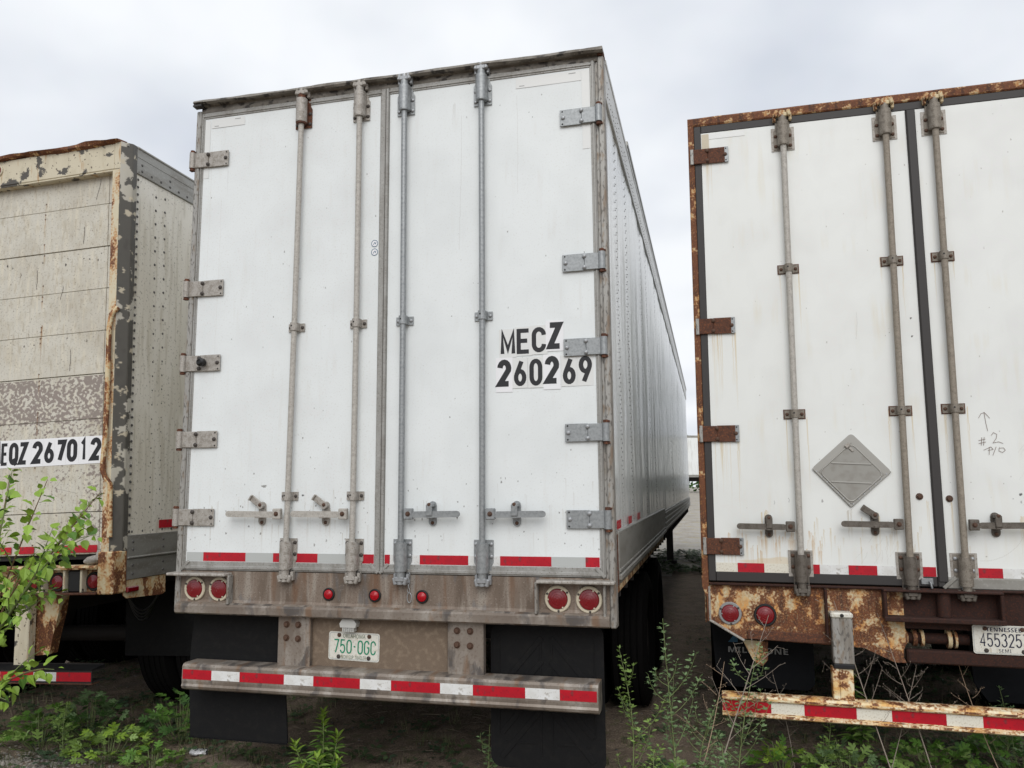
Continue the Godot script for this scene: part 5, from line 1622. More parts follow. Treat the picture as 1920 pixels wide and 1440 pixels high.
func ground_y(x: float, z: float) -> float:
	var far := smoothstep(18.0, 52.0, -z) * 1.2
	var a := gn.get_noise_2d(x * 0.35, z * 0.35) * 0.035 + gn.get_noise_2d(x * 2.4 + 30, z * 2.4) * 0.014
	return far + a - 0.008


func axis_steps(lo: float, hi: float, fine_lo: float, fine_hi: float, step: float) -> Array:
	var out := []
	var p := fine_lo
	var s := step
	var left := []
	while p > lo:
		s *= 1.22; p -= s; left.append(maxf(p, lo))
	left.reverse()
	out.append_array(left)
	p = fine_lo
	while p < fine_hi:
		out.append(p); p += step
	s = step
	while p < hi:
		out.append(p); s *= 1.22; p += s
	out.append(hi)
	return out


func ground() -> void:
	gn.seed = 77; gn.frequency = 1.0; gn.fractal_octaves = 4
	var xs := axis_steps(-420.0, 420.0, -4.6, 4.6, 0.045)
	var zs := axis_steps(-460.0, 90.0, -6.5, 1.2, 0.045)
	var v := PackedVector3Array(); var n := PackedVector3Array(); var t := PackedVector2Array(); var ix := PackedInt32Array()
	var w := xs.size()
	for z in zs:
		for x in xs:
			var fine := 1.0 if absf(x) < 6.0 and z > -9.0 and z < 2.0 else 0.0
			var y := ground_y(x, z) + fine * (gn.get_noise_2d(x * 9.0, z * 9.0) * 0.016 + gn.get_noise_2d(x * 24.0, z * 24.0) * 0.006)
			v.append(Vector3(x, y, z)); t.append(Vector2(x, z))
			n.append(Vector3.UP)
	for j in zs.size() - 1:
		for i in w - 1:
			var a := j * w + i
			ix.append_array(PackedInt32Array([a, a + 1, a + w, a + 1, a + w + 1, a + w]))
	for j in range(1, zs.size() - 1):
		for i in range(1, w - 1):
			var a := j * w + i
			n[a] = (v[a + w] - v[a - w]).cross(v[a + 1] - v[a - 1]).normalized()
			if n[a].y < 0:
				n[a] = -n[a]
	var arr := []
	arr.resize(Mesh.ARRAY_MAX)
	arr[Mesh.ARRAY_VERTEX] = v; arr[Mesh.ARRAY_NORMAL] = n; arr[Mesh.ARRAY_TEX_UV] = t; arr[Mesh.ARRAY_INDEX] = ix
	var m := ArrayMesh.new()
	m.add_surface_from_arrays(Mesh.PRIMITIVE_TRIANGLES, arr)
	var o := part("ground", m, M.dirt, self)
	tag(o, "dark dirt ground of the trailer yard", "ground", "", "structure")
	# ragged gravel sheet beyond the parking row, coloured paler to stand for open daylight
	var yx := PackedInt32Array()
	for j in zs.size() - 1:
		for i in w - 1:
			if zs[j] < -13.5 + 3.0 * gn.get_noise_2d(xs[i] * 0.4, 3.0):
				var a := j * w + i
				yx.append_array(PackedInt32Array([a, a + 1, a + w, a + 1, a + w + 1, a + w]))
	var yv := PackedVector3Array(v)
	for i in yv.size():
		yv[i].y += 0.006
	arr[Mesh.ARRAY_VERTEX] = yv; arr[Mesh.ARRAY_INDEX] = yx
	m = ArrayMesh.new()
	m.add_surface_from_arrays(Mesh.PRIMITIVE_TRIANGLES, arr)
	tag(part("yard", m, M.daylit_yard_gravel, self), "gravel of the open yard with open daylight painted in as a paler colour", "yard", "", "structure")


func scatter(called: String, label: String, category: String, shape: Mesh, m: Material, xfs: Array, cols: Array) -> void:
	var mm := MultiMesh.new()
	mm.transform_format = MultiMesh.TRANSFORM_3D
	mm.use_colors = true
	mm.mesh = shape
	mm.instance_count = xfs.size()
	for i in xfs.size():
		mm.set_instance_transform(i, xfs[i])
		mm.set_instance_color(i, cols[i])
	var o := MultiMeshInstance3D.new()
	o.name = called
	o.multimesh = mm
	o.material_override = m
	add_child(o)
	tag(o, label, category, "", "stuff")


# leaf lying along +z from its base at the origin, face up; outline given as half widths along its length
func leaf_shape(wid: Array, droop: float, fold: float) -> MB:
	var b := MB.new()
	var k := wid.size() - 1
	var pt := func(i: int, s: float) -> Vector3:
		var u := float(i) / k
		return Vector3(s * wid[i], -droop * u * u + absf(s) * wid[i] * fold, u)
	for i in k:
		for s in [-1.0, 1.0]:
			var a: Vector3 = pt.call(i, 0.0); var c: Vector3 = pt.call(i + 1, 0.0)
			var a2: Vector3 = pt.call(i, s); var c2: Vector3 = pt.call(i + 1, s)
			var nr := (c - a).cross((a2 + c2) / 2 - a).normalized()
			if nr.y < 0:
				nr = -nr
			b.face([a, a2, c2, c], nr)
	return b


func lobed_leaf() -> MB:
	# cut leaf of mugwort: five pointed lobes
	var b := MB.new()
	var tips := [[0.0, 1.0, 0.16], [0.42, 0.78, 0.14], [-0.42, 0.78, 0.14], [0.4, 0.42, 0.12], [-0.4, 0.42, 0.12]]
	for q in tips:
		var tip := Vector3(q[0], -0.12 * q[1], q[1])
		var root := Vector3(0, 0, maxf(0.05, q[1] - 0.45))
		var side := Vector3(q[2], 0, -q[2] * signf(q[0]) * 0.4)
		var mid := root.lerp(tip, 0.55) + Vector3(0, 0.04, 0)
		b.face([root, mid + side, tip], Vector3(0.1, 1, 0).normalized())
		b.face([root, mid - side, tip], Vector3(-0.1, 1, 0).normalized())
	b.face([Vector3(-0.06, 0, 0), Vector3(0.06, 0, 0), Vector3(0.1, 0.02, 0.7), Vector3(-0.1, 0.02, 0.7)], Vector3.UP)
	return b


func aim(pos: Vector3, dir: Vector3, roll: float, s: float) -> Transform3D:
	var z := dir.normalized()
	var x := Vector3.UP.cross(z)
	x = x.normalized() if x.length() > 0.05 else Vector3.RIGHT
	var y := z.cross(x)
	return Transform3D(Basis(z, roll) * Basis(x, y, z) * Basis().scaled(Vector3(s, s, s)), pos)


func curve_to(a: Vector3, b: Vector3, bow: Vector3, k: int) -> Array:
	var p := []
	for i in k + 1:
		var u := float(i) / k
		p.append(a.lerp(b, u) + bow * sin(u * PI) )
	return p


func taper(r0: float, r1: float, k: int) -> Array:
	var p := []
	for i in k + 1:
		p.append(lerpf(r0, r1, float(i) / k))
	return p


# broad-leaved sapling
func sapling() -> void:
	var base := Vector3(-2.54, ground_y(-2.54, 0.3), 0.3)
	var T := thing("mulberry_sapling", "leafy green sapling with broad pointed leaves before the roll-up door trailer", "tree", mv(base.x, base.y, base.z))
	var lf := leaf_shape([0.05, 0.3, 0.38, 0.36, 0.26, 0.12, 0.0], 0.28, 0.25).mesh()
	var lf2 := leaf_shape([0.05, 0.26, 0.4, 0.24, 0.34, 0.16, 0.0], 0.2, 0.3).mesh()
	part("trunk", MB.new().tube(curve_to(Vector3.ZERO, Vector3(0.12, 0.62, 0.0), Vector3(0.02, 0, 0.02), 5), taper(0.022, 0.015, 5), 8), M.stem_red, T)
	var ends := [Vector3(0.98, 1.66, 0.05), Vector3(0.80, 1.62, -0.1), Vector3(0.62, 1.74, 0.05), Vector3(0.42, 1.80, 0.1), Vector3(0.25, 1.78, -0.05), Vector3(0.86, 1.42, 0.12), Vector3(0.70, 1.28, 0.2), Vector3(0.62, 1.08, 0.0), Vector3(0.78, 0.72, 0.15), Vector3(0.60, 0.56, 0.2), Vector3(0.40, 0.62, 0.1), Vector3(0.45, 1.35, 0.25), Vector3(0.35, 1.0, 0.25), Vector3(0.7, 1.5, -0.15)]
	var mats := [M.leaf_green, M.leaf_yellow, M.leaf_young, M.leaf_green, M.leaf_young, M.leaf_yellow]
	var count := 0
	var rest := MB.new()
	var rest_shape := leaf_shape([0.05, 0.3, 0.38, 0.36, 0.26, 0.12, 0.0], 0.28, 0.25)
	for e in ends.size():
		var end: Vector3 = ends[e]
		var st := Vector3(0.12, 0.62, 0.0) if end.y > 0.9 else Vector3(0.07, 0.36, 0.01)
		var main := curve_to(st, end, Vector3(0.02, 0.07, 0.0), 8)
		part("branch", MB.new().tube(main, taper(0.009, 0.002, 8), 6, false), M.stem_red if e % 2 == 0 else M.stem_green, T)
		var shoots := [main]
		for s in 3:
			var p: Vector3 = main[3 + s]
			var d := ((main[4 + s] as Vector3) - p).normalized()
			var to := p + (d + Vector3(rng.randfn(0, 0.5), rng.randfn(0.1, 0.4), rng.randfn(0.1, 0.5))).normalized() * rng.randf_range(0.16, 0.32)
			var sh := curve_to(p, to, Vector3(0, 0.02, 0), 8)
			part("branch", MB.new().tube(sh, taper(0.004, 0.0015, 8), 5, false), M.stem_green, T)
			shoots.append(sh)
		for path in shoots:
			var len: float = (path[0] as Vector3).distance_to(path[8])
			var k := int(len / 0.042)
			for i in k:
				var u := 0.28 + 0.72 * float(i) / maxf(1.0, k - 1)
				var f := u * 8.0
				var i0 := mini(int(f), 7)
				var pos: Vector3 = path[i0].lerp(path[i0 + 1], f - i0)
				var d: Vector3 = (path[i0 + 1] - path[i0]).normalized()
				var side := d.cross(Vector3(0, 0.3, 1)).normalized() * (1.0 if i % 2 == 0 else -1.0)
				var dir := (d * 0.6 + side * 0.8 + Vector3(rng.randfn(0, 0.35), rng.randfn(-0.1, 0.3), rng.randfn(0.1, 0.4))).normalized()
				var stalk := pos + dir * 0.022
				var s := rng.randf_range(0.034, 0.078) * (0.75 if u > 0.9 else 1.0)
				var xf := aim(stalk, dir + Vector3(0, -0.15, 0), rng.randfn(0, 0.6), s)
				count += 1
				if count % 5 < 3 and s > 0.045:
					part("leaf", lf if rng.randf() < 0.65 else lf2, M.leaf_young if u > 0.92 else mats[rng.randi() % 6], T, xf)
				else:
					rest.put(rest_shape, xf)
	part("foliage", rest, M.leaf_young, T).set_meta("kind", "stuff")


# goldenrod-like weed: narrow leaves crowded up the stem
func narrow_weed(x: float, z: float, stems: Array, label: String) -> void:
	var y := ground_y(x, z)
	var T := thing("leafy_weed", label, "weed", mv(x, y, z))
	var lf := leaf_shape([0.02, 0.1, 0.15, 0.125, 0.07, 0.0], 0.3, 0.3).mesh()
	for s in stems:
		var top: Vector3 = s
		var path := curve_to(Vector3(top.x * 0.3, -0.02, top.z * 0.3), top, Vector3(0.01, 0, 0.01), 6)
		part("stem", MB.new().tube(path, taper(0.0045, 0.002, 6), 6), M.stem_green, T)
		var k := int(top.y / 0.005)
		for i in k:
			var u := 0.12 + 0.88 * float(i) / k
			var pos := (path[0] as Vector3).lerp(top, u)
			var a := i * 2.399
			var up := lerpf(0.35, 1.5, smoothstep(0.7, 1.0, u))
			var dir := Vector3(cos(a), up + rng.randfn(0, 0.12), sin(a))
			part("leaf", lf, M.leaf_young if u > 0.8 else (M.leaf_pale if rng.randf() < 0.5 else M.leaf_green), T, aim(pos, dir, rng.randfn(0, 0.3), lerpf(0.11, 0.05, u * u) * rng.randf_range(0.8, 1.1)))


# sweet clover: thin branching stem, three leaflets to a leaf
func clover(x: float, z: float, top: Vector3, label: String, twigs := 9, dens := 1.0, group := "") -> void:
	var y := ground_y(x, z)
	var T := thing("sweet_clover", label, "weed", mv(x, y, z), group)
	var lf := leaf_shape([0.03, 0.16, 0.2, 0.15, 0.05], 0.1, 0.2)
	var main := curve_to(Vector3(0, -0.02, 0), top, Vector3(rng.randf_range(-0.05, 0.05), 0, 0.02), 8)
	var st := MB.new().tube(main, taper(0.0042, 0.0013, 8), 6)
	var fo := MB.new()
	var lines := [[main, 0.1]]
	for k in twigs:
		var u := clampf(lerpf(0.1, 0.85, float(k) / twigs) + rng.randfn(0, 0.05), 0.06, 0.92)
		var f := u * 8.0
		var i0 := mini(int(f), 7)
		var p: Vector3 = main[i0].lerp(main[i0 + 1], f - i0)
		var a := k * 2.4 + rng.randf()
		var l := top.length() * lerpf(0.42, 0.12, u) * rng.randf_range(0.45, 1.35)
		var e := p + Vector3(cos(a) * 0.62, 0.78, sin(a) * 0.4).normalized() * l
		var tw := curve_to(p, e, Vector3(cos(a) * 0.02, -0.03 * rng.randf(), rng.randfn(0, 0.015)), 4)
		st.tube(tw, taper(0.0022, 0.001, 4), 5)
		lines.append([tw, 0.3])
	for ln in lines:
		var path: Array = ln[0]
		var m := path.size() - 1
		var len: float = (path[0] as Vector3).distance_to(path[m])
		var k := int(len / 0.0165 * dens) + 2
		for i in k:
			var u: float = lerpf(ln[1], 1.0, float(i) / k)
			var f := u * m
			var i0 := mini(int(f), m - 1)
			var p: Vector3 = path[i0].lerp(path[i0 + 1], f - i0)
			var a := i * 2.4 + rng.randf() * 0.8
			var tip := i >= k - 2
			var d := Vector3(cos(a), 0.5 if not tip else 1.4, sin(a) * 0.8).normalized()
			var at := p + d * 0.014
			if rng.randf() < 0.15:
				continue
			var s := rng.randf_range(0.014, 0.033) * (0.7 if tip else 1.0)
			for q in 3:
				fo.put(lf, aim(at, d + Vector3(cos(a + 1.6), 0.1, sin(a + 1.6)) * (q - 1) * 0.9, rng.randfn(0, 0.4), s))
	part("stem", st, M.stem_green, T)
	var o := part("foliage", fo, M.leaf_blue if rng.randf() < 0.6 else M.leaf_pale, T)
	o.set_meta("kind", "stuff")


# last year's stalk, bare and branching
func dry_stalk(x: float, z: float, top: Vector3, r: float, twigs: int, label: String, seeds := true, group := "") -> void:
	var y := ground_y(x, z)
	var T := thing("dry_stalk", label, "dry weed", mv(x, y, z), group)
	var main := curve_to(Vector3(0, -0.02, 0), top, Vector3(rng.randf_range(-0.02, 0.02), 0.0, rng.randf_range(-0.02, 0.02)), 8)
	var b := MB.new().tube(main, taper(r, r * 0.3, 8), 6)
	var len := top.length()
	for k in twigs:
		var u := lerpf(0.35, 0.97, (k + rng.randf() * 0.6) / twigs)
		var p := (main[0] as Vector3).lerp(top, u)
		var side := (1.0 if k % 2 == 0 else -1.0)
		var d := (top.normalized() * 0.55 + Vector3(side * rng.randf_range(0.3, 0.9), rng.randf_range(-0.1, 0.3), rng.randfn(0, 0.45))).normalized()
		var l := len * lerpf(0.34, 0.09, u) * rng.randf_range(0.5, 1.3)
		var tw := curve_to(p, p + d * l, Vector3(side * 0.006, rng.randfn(0, 0.008), 0), 4)
		b.tube(tw, taper(r * 0.34, r * 0.14, 4), 5)
		for j in 4:
			var v := 0.3 + 0.2 * j + rng.randf() * 0.1
			var q := (tw[0] as Vector3).lerp(tw[4], v)
			var e := q + (d * 0.8 + Vector3(rng.randfn(0, 0.6), rng.randfn(0.1, 0.5), rng.randfn(0, 0.6))).normalized() * l * rng.randf_range(0.08, 0.24)
			b.tube([q, q.lerp(e, 0.5), e], taper(r * 0.16, r * 0.1, 2), 4)
			if seeds:
				b.box(e, Vector3(0.003, 0.0045, 0.003), 0.001)
	part("stem", b, M.stem_dry if rng.randf() < 0.6 else M.stem_grey, T)


# low clump of cut leaves
func clump(x: float, z: float, r: float, h: float, k: int, label: String, m1: Material, m2: Material, group := "") -> void:
	var T := thing("mugwort_clump", label, "weed", mv(x, ground_y(x, z), z), group)
	var lf := lobed_leaf()
	var a := MB.new()
	var b := MB.new()
	var st := MB.new()
	for i in k:
		var an := i * 2.399
		var rr := r * sqrt((i + 0.5) / k)
		var hh := h * (1.0 - 0.6 * pow(rr / r, 2.0)) * rng.randf_range(0.35, 1.0)
		var p := Vector3(cos(an) * rr, hh, sin(an) * rr)
		var d := Vector3(cos(an) + rng.randfn(0, 0.5), rng.randf_range(0.0, 0.7), sin(an) + rng.randfn(0, 0.5))
		(a if rng.randf() < 0.55 else b).put(lf, aim(p, d, rng.randfn(0, 0.5), rng.randf_range(0.045, 0.085)))
		if i % 4 == 0:
			st.tube([Vector3(p.x * 0.35, -0.01, p.z * 0.35), Vector3(p.x * 0.8, hh * 0.6, p.z * 0.8), p], [0.003, 0.0024, 0.0014], 5)
	part("stem", st, M.stem_green, T)
	part("foliage", a, m1, T).set_meta("kind", "stuff")
	part("foliage", b, m2, T).set_meta("kind", "stuff")


# broadleaf tree far behind the yard
func far_tree(x: float, z: float, h: float, r: float, label: String) -> void:
	var T := thing("broadleaf_tree", label, "tree", mv(x, ground_y(x, z) - 0.1, z), "trees at the far edge of the yard")
	var b := MB.new().tube([Vector3.ZERO, Vector3(0.1, h * 0.4, 0), Vector3(0.0, h * 0.85, 0.1)], [0.2, 0.14, 0.04], 8)
	for k in 7:
		var a := k * 2.4
		b.tube([Vector3(0.05, h * (0.15 + 0.09 * k), 0), Vector3(cos(a) * r * 0.4, h * (0.25 + 0.09 * k), sin(a) * r * 0.4), Vector3(cos(a) * r * 0.7, h * (0.32 + 0.09 * k), sin(a) * r * 0.7)], [0.06, 0.04, 0.015], 6)
	part("trunk", b, M.stem_red, T)
	var c := MB.new()
	var lf := leaf_shape([0.02, 0.3, 0.36, 0.2, 0.0], 0.2, 0.2)
	for i in 2200:
		var a := rng.randf() * TAU
		var v := rng.randf()
		var rr := r * sqrt(rng.randf()) * (0.5 + 0.5 * sin(PI * clampf(v, 0.1, 0.95))) * (1.0 + 0.3 * sin(a * 3.0 + v * 9.0))
		c.put(lf, aim(Vector3(cos(a) * rr, h * (0.06 + 0.94 * v), sin(a) * rr * 0.6), Vector3(cos(a), rng.randfn(0, 0.6), sin(a)), rng.randf() * 3.0, rng.randf_range(0.2, 0.34)))
	part("crown", c, M.leaf_dark, T)


func undergrowth() -> void:
	# low leafy cover, sparse grass and stones over the earth
	var lf := lobed_leaf()
	var tuft := MB.new()
	for i in 9:
		var an := i * 2.399
		var rr := 0.035 * sqrt(i + 0.5) * 0.5
		tuft.put(lf, aim(Vector3(cos(an) * rr, 0.012 + 0.03 * rng.randf(), sin(an) * rr), Vector3(cos(an), 0.35 * rng.randf(), sin(an)), rng.randfn(0, 0.4), rng.randf_range(0.03, 0.05)))
	var grass := MB.new()
	for i in 12:
		var an := rng.randf() * TAU
		var l := rng.randf_range(0.03, 0.09)
		var p := Vector3(rng.randfn(0, 0.02), 0, rng.randfn(0, 0.02))
		var q := p + Vector3(cos(an) * l * 0.5, l, sin(an) * l * 0.5)
		var s := Vector3(-sin(an), 0, cos(an)) * 0.0018
		grass.face([p - s, p + s, q], Vector3(cos(an), 0.4, sin(an)).normalized())
	var xf := []; var cl := []; var gx := []; var gc := []
	var f := FastNoiseLite.new()
	f.seed = 5; f.frequency = 0.9
	for i in 9000:
		var x := rng.randf_range(-4.6, 5.2)
		var z := rng.randf_range(-5.5, 0.9)
		var w := 0.0
		if x < -1.15:
			w = 0.75 if z > -1.5 else 0.3
		elif x > 2.25:
			w = 0.65
		elif x > 1.25 and x < 1.8:
			w = 0.05 if z < -0.9 else 0.12
		else:
			w = 0.16 if z > -1.4 else 0.05
		w += 0.9 * f.get_noise_2d(x, z)
		if rng.randf() > w:
			continue
		var y := ground_y(x, z)
		if rng.randf() < 0.55:
			xf.append(Transform3D(Basis(Vector3.UP, rng.randf() * TAU).scaled(Vector3.ONE * rng.randf_range(0.5, 1.3)), Vector3(x, y, z)))
			var g := rng.randf_range(0.6, 1.15)
			cl.append(Color(0.075 * g, 0.125 * g, 0.036 * g).lerp(Color(0.05, 0.095, 0.05), rng.randf()))
		else:
			gx.append(Transform3D(Basis(Vector3.UP, rng.randf() * TAU).scaled(Vector3.ONE * rng.randf_range(0.6, 1.4)), Vector3(x, y, z)))
			gc.append(Color(0.10, 0.125, 0.045).lerp(Color(0.23, 0.19, 0.11), rng.randf() * rng.randf()))
	for i in 500:   # green fringe beyond, at the far side of the gap
		var x := rng.randf_range(0.0, 2.6)
		var z := rng.randf_range(-16.5, -11.0)
		if f.get_noise_2d(x * 2.0, z * 0.7) > 0.05:
			xf.append(Transform3D(Basis(Vector3.UP, rng.randf() * TAU).scaled(Vector3.ONE * rng.randf_range(1.5, 3.5)), Vector3(x, ground_y(x, z), z)))
			cl.append(Color(0.06, 0.095, 0.035))
	scatter("ground_cover", "low green leafy weeds creeping over the dirt", "ground cover", tuft.mesh(), M.cover, xf, cl)
	scatter("grass", "sparse green and straw coloured grass blades in the dirt", "grass", grass.mesh(), M.cover, gx, gc)
	var st := MB.new()
	st.lathe([Vector2(0.0, -0.5), Vector2(0.8, -0.35), Vector2(1.0, 0.05), Vector2(0.65, 0.45), Vector2(0.0, 0.55)], Transform3D(), 6)
	var sx := []; var sc := []
	for i in 2600:
		var patch := i < 900
		var x := rng.randfn(-2.45, 0.28) if patch else rng.randf_range(-4.0, 4.6)
		var z := rng.randfn(-0.12, 0.13) if patch else rng.randf_range(-6.0, 0.6)
		var s := rng.randf_range(0.004, 0.013) if not patch else rng.randf_range(0.005, 0.015)
		sx.append(Transform3D(Basis(Vector3(rng.randf(), 1, rng.randf()).normalized(), rng.randf() * TAU).scaled(Vector3(s, s * 0.6, s * rng.randf_range(0.7, 1.3))), Vector3(x, ground_y(x, z) + s * 0.25, z)))
		var g := rng.randf_range(0.5, 1.3) * (1.0 if patch else 0.42)
		sc.append(Color(g, g * 0.97, g * 0.93))
	var tw := MB.new().tube([Vector3(-0.5, 0, 0), Vector3(0.0, 0.05, 0.04), Vector3(0.5, 0, 0)], 0.02, 5)
	var lx := []; var lc := []
	for i in 900:
		var x := rng.randf_range(-3.6, 4.2)
		var z := rng.randf_range(-4.0, 0.5)
		var s := rng.randf_range(0.04, 0.2)
		lx.append(Transform3D(Basis(Vector3.UP, rng.randf() * TAU) * Basis().scaled(Vector3(s, 0.07, 0.07)), Vector3(x, ground_y(x, z) + 0.008, z)))
		var g := rng.randf_range(0.12, 0.34)
		lc.append(Color(g, g * 0.82, g * 0.6))
	scatter("straw", "dead straw and twigs lying on the dirt", "straw", tw.mesh(), M.cover, lx, lc)
	scatter("gravel", "pale gravel scattered on the dirt", "gravel", st.mesh(), M.stone, sx, sc)


func litter() -> void:
	var y := ground_y(-1.44, -0.5)
	var T := thing("crumpled_can", "crumpled white can lying on the dirt beside the mud flap", "can", Transform3D(Basis(Vector3.UP, 0.3), Vector3(-1.44, y + 0.016, -0.5)))
	var b := MB.new()
	var f := FastNoiseLite.new(); f.seed = 3; f.frequency = 20.0
	var rings := []
	for i in 9:
		var r := []
		for k in 14:
			var a := TAU * k / 14
			var q := Vector3(lerpf(-0.052, 0.052, i / 8.0), sin(a) * 0.016, cos(a) * 0.034)
			var e := 1.0 + 0.35 * f.get_noise_3dv(q * 1.6)
			r.append(Vector3(q.x + 0.012 * f.get_noise_3dv(q * 2.0 + Vector3.ONE), q.y * e, q.z * e * 1.15))
		rings.append(r)
	for i in 8:
		for k in 14:
			var l := (k + 1) % 14
			var nr: Vector3 = (rings[i + 1][k] - rings[i][k]).cross(rings[i][l] - rings[i][k]).normalized()
			if nr.dot(Vector3(0, rings[i][k].y, rings[i][k].z)) < 0:
				nr = -nr
			b.face([rings[i][k], rings[i + 1][k], rings[i + 1][l], rings[i][l]], nr)
	b.face(rings[0], Vector3.LEFT); b.face(rings[8], Vector3.RIGHT)
	part("shell", b, M.can, T)
	b = MB.new()
	for q in [[-0.02, 0.4], [0.015, 1.2], [0.03, 2.0]]:
		b.tube([Vector3(q[0], 0.0155, -0.02), Vector3(q[0] + 0.012, 0.0185, 0.0), Vector3(q[0] - 0.004, 0.0145, 0.022)], 0.0022, 5)
	part("print_mark", b, M.ink, T)


func plants() -> void:
	sapling()
	narrow_weed(-0.44, -0.22, [Vector3(0.0, 0.41, 0.0), Vector3(0.08, 0.28, -0.03), Vector3(-0.15, 0.24, 0.06), Vector3(0.13, 0.17, 0.06), Vector3(0.02, 0.19, 0.1), Vector3(-0.08, 0.13, 0.1)], "bright green narrow-leaved weed growing under the brown bumper bar")
	narrow_weed(2.62, -1.55, [Vector3(0.0, 0.5, 0.0), Vector3(0.08, 0.3, 0.05)], "narrow-leaved green weed beneath the rusty bumper bar")
	clover(0.52, -0.3, Vector3(0.03, 0.36, 0.05), "short sweet clover sprig before the ribbed mud flap", 7)
	clover(1.30, -0.36, Vector3(-0.04, 0.78, 0.0), "tall sweet clover with a pale seed tip beside the ribbed mud flap", 9)
	clover(1.56, -0.40, Vector3(-0.06, 0.94, 0.0), "tallest sweet clover standing in the gap between the white trailers", 12, 1.15)
	clover(1.66, -0.5, Vector3(0.12, 0.52, 0.02), "bushy sweet clover leaning towards the end of the rusty bumper", 10)
	clover(1.86, -0.62, Vector3(0.16, 0.78, -0.05), "sweet clover reaching in front of the rusty bumper end", 11)
	clover(1.42, -0.25, Vector3(0.02, 0.3, 0.02), "small sweet clover at the feet of the tall ones", 7, 1.2)
	clover(1.74, -0.3, Vector3(0.05, 0.34, 0.03), "low sweet clover beneath the slanting dry stalk", 9, 1.2)
	clover(2.3, -0.9, Vector3(0.1, 0.36, 0.03), "low sweet clover beneath the first white tape of the rusty bumper", 8, 1.1)
	clover(-2.28, -0.3, Vector3(0.03, 0.34, 0.03), "slender sweet clover among the mugwort beneath the black bumper", 9, 1.2)
	clover(3.35, -1.2, Vector3(0.02, 0.5, 0.02), "sweet clover under the licence plate of the rusty trailer", 9)
	dry_stalk(1.70, -0.35, Vector3(0.36, 0.98, -0.06), 0.0048, 10, "long pale dry stalk slanting across the rusty bumper end", true)
	dry_stalk(1.62, -0.42, Vector3(0.2, 0.72, -0.03), 0.0036, 8, "thin dry stalk with curled twigs beside the slanting one", true)
	dry_stalk(2.72, -0.75, Vector3(-0.28, 1.02, -0.02), 0.0044, 14, "branching dry stalk before the white bumper sleeve", true)
	dry_stalk(2.93, -0.8, Vector3(-0.26, 0.95, 0.0), 0.0042, 13, "branching dry stalk before the rusted open box", true)
	dry_stalk(2.66, -0.85, Vector3(0.22, 0.72, 0.0), 0.0034, 8, "thin dry stalk crossing the other two", true)
	dry_stalk(3.3, -0.9, Vector3(-0.22, 0.72, 0.0), 0.0036, 8, "dry stalk leaning below the licence plate", true)
	dry_stalk(2.2, -0.95, Vector3(-0.1, 0.55, 0.0), 0.003, 6, "short dry stalk behind the rusty bumper tape", true)
	for q in [[-1.55, -1.3, 0.14, 0.62], [-1.44, -1.25, 0.1, 0.5], [-1.36, -1.2, 0.1, 0.55]]:
		dry_stalk(q[0], q[1], Vector3(q[2], q[3], 0.0), 0.0028, 6, "thin bare stalk in the dark gap beside the plain mud flap", false, "bare stalks beside the plain mud flap")
	clump(-1.72, -0.72, 0.26, 0.34, 130, "dense green mugwort clump beside the plain mud flap", M.leaf_green, M.leaf_dark)
	clump(-1.95, -0.30, 0.24, 0.20, 110, "low pale green mugwort clump near the gravel patch", M.leaf_pale, M.leaf_young)
	clump(-1.55, -0.2, 0.16, 0.12, 60, "small green mugwort clump before the plain mud flap", M.leaf_green, M.leaf_pale)
	clump(-2.58, -0.42, 0.22, 0.26, 120, "bushy green mugwort clump beneath the black bumper", M.leaf_pale, M.leaf_green)
	clump(-2.38, -0.62, 0.2, 0.3, 110, "dark bluish mugwort clump under the black bumper end", M.leaf_blue, M.leaf_dark)
	clump(2.12, -0.92, 0.16, 0.2, 60, "bright green mugwort clump beneath the rusty bumper tape", M.leaf_yellow, M.leaf_green)
	clump(2.48, -0.92, 0.2, 0.2, 100, "feathery pale mugwort clump before the rusty bumper leg", M.leaf_pale, M.leaf_blue)
	clump(2.95, -1.0, 0.26, 0.22, 120, "wide green mugwort clump under the rusty bumper", M.leaf_green, M.leaf_pale)
	clump(3.45, -1.15, 0.3, 0.3, 170, "dense dark green clump below the licence plate", M.leaf_green, M.leaf_dark)
	clump(1.30, -0.42, 0.1, 0.12, 40, "small feathery clump at the foot of the ribbed mud flap", M.leaf_pale, M.leaf_young)
	clump(1.6, -0.5, 0.16, 0.16, 70, "feathery green clump at the foot of the sweet clover", M.leaf_pale, M.leaf_green)
	undergrowth()
	far_tree(-1.6, -66.0, 4.9, 2.6, "dark bushy tree whose tip shows above the far white trailer")
	far_tree(2.6, -68.0, 3.4, 2.8, "low dark bushy tree seen beneath the far white trailer")


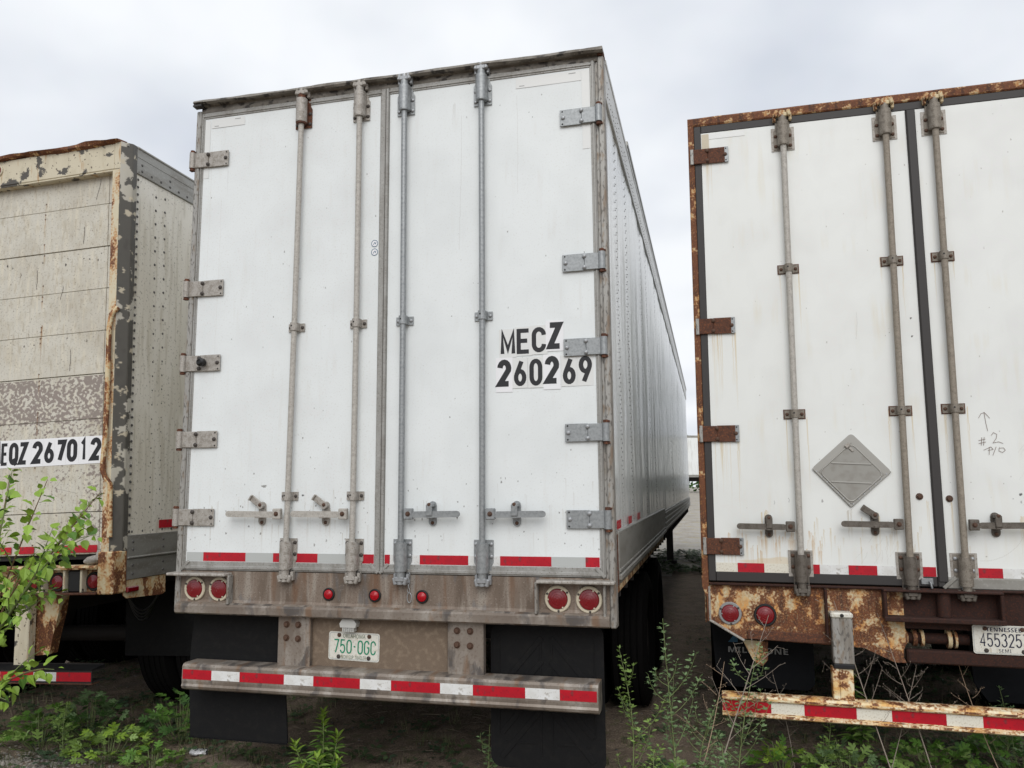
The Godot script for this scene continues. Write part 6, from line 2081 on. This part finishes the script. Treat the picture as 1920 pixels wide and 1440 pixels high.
func sky_image() -> ImageTexture:
	# even overcast with soft folds of cloud
	var f := FastNoiseLite.new()
	f.seed = 9; f.frequency = 1.0; f.fractal_octaves = 5
	var w := 1024; var h := 512
	var d := PackedByteArray()
	d.resize(w * h * 3)
	for j in h:
		var el := PI / 2 - PI * (j + 0.5) / h
		for i in w:
			var az := TAU * i / w
			var dir := Vector3(cos(az) * cos(el), sin(el), sin(az) * cos(el))
			var k := 1.0 / (maxf(dir.y, 0.0) + 0.22)
			var a := f.get_noise_3d(dir.x * k * 0.8, dir.z * k * 0.8, 3.0)
			var b := f.get_noise_3d(dir.x * k * 2.4 + 8.0, dir.z * k * 2.4, dir.y)
			var s := clampf(0.55 + 1.0 * a + 0.5 * b, 0.0, 1.0)
			var c := Color8(206, 212, 222).lerp(Color8(241, 244, 248), s)
			var o := (j * w + i) * 3
			d[o] = c.r8; d[o + 1] = c.g8; d[o + 2] = c.b8
	return ImageTexture.create_from_image(Image.create_from_data(w, h, false, Image.FORMAT_RGB8, d))


func _ready() -> void:
	rng.seed = 20240
	# camera
	var cam_node := Camera3D.new()
	cam_node.name = "camera"
	cam_node.fov = 52.09
	cam_node.near = 0.05
	cam_node.far = 1200.0
	cam_node.transform = Transform3D(Basis(Vector3.UP, 0.243) * Basis(Vector3.RIGHT, 0.131) * Basis(Vector3(0, 0, 1), -0.008), Vector3(1.778, 1.660, 4.128))
	add_child(cam_node)
	cam_node.current = true
	# overcast sky and a wide soft sun behind the camera
	var env := Environment.new()
	env.background_mode = Environment.BG_SKY
	var sky := Sky.new()
	var pm := PanoramaSkyMaterial.new()
	pm.panorama = sky_image()
	sky.sky_material = pm
	env.sky = sky
	env.background_energy_multiplier = 1.0
	env.tonemap_mode = Environment.TONE_MAPPER_LINEAR
	env.tonemap_exposure = 1.08
	env.sdfgi_enabled = true
	env.ssao_enabled = true
	env.ssil_enabled = true
	var we := WorldEnvironment.new()
	we.name = "world_environment"
	we.environment = env
	add_child(we)
	var sun := DirectionalLight3D.new()
	sun.name = "sun"
	sun.light_energy = 0.5
	sun.light_color = Color(1.0, 0.99, 0.975)
	sun.light_angular_distance = 45.0
	sun.shadow_enabled = true
	add_child(sun)
	sun.look_at_from_position(Vector3(1.5, 6.0, 7.0), Vector3.ZERO)
	# the place
	make_materials()
	make_shared()
	ground()
	middle_trailer()
	rusty_trailer()
	roll_door_trailer()
	far_trailer()
	# small things
	litter()
	plants()
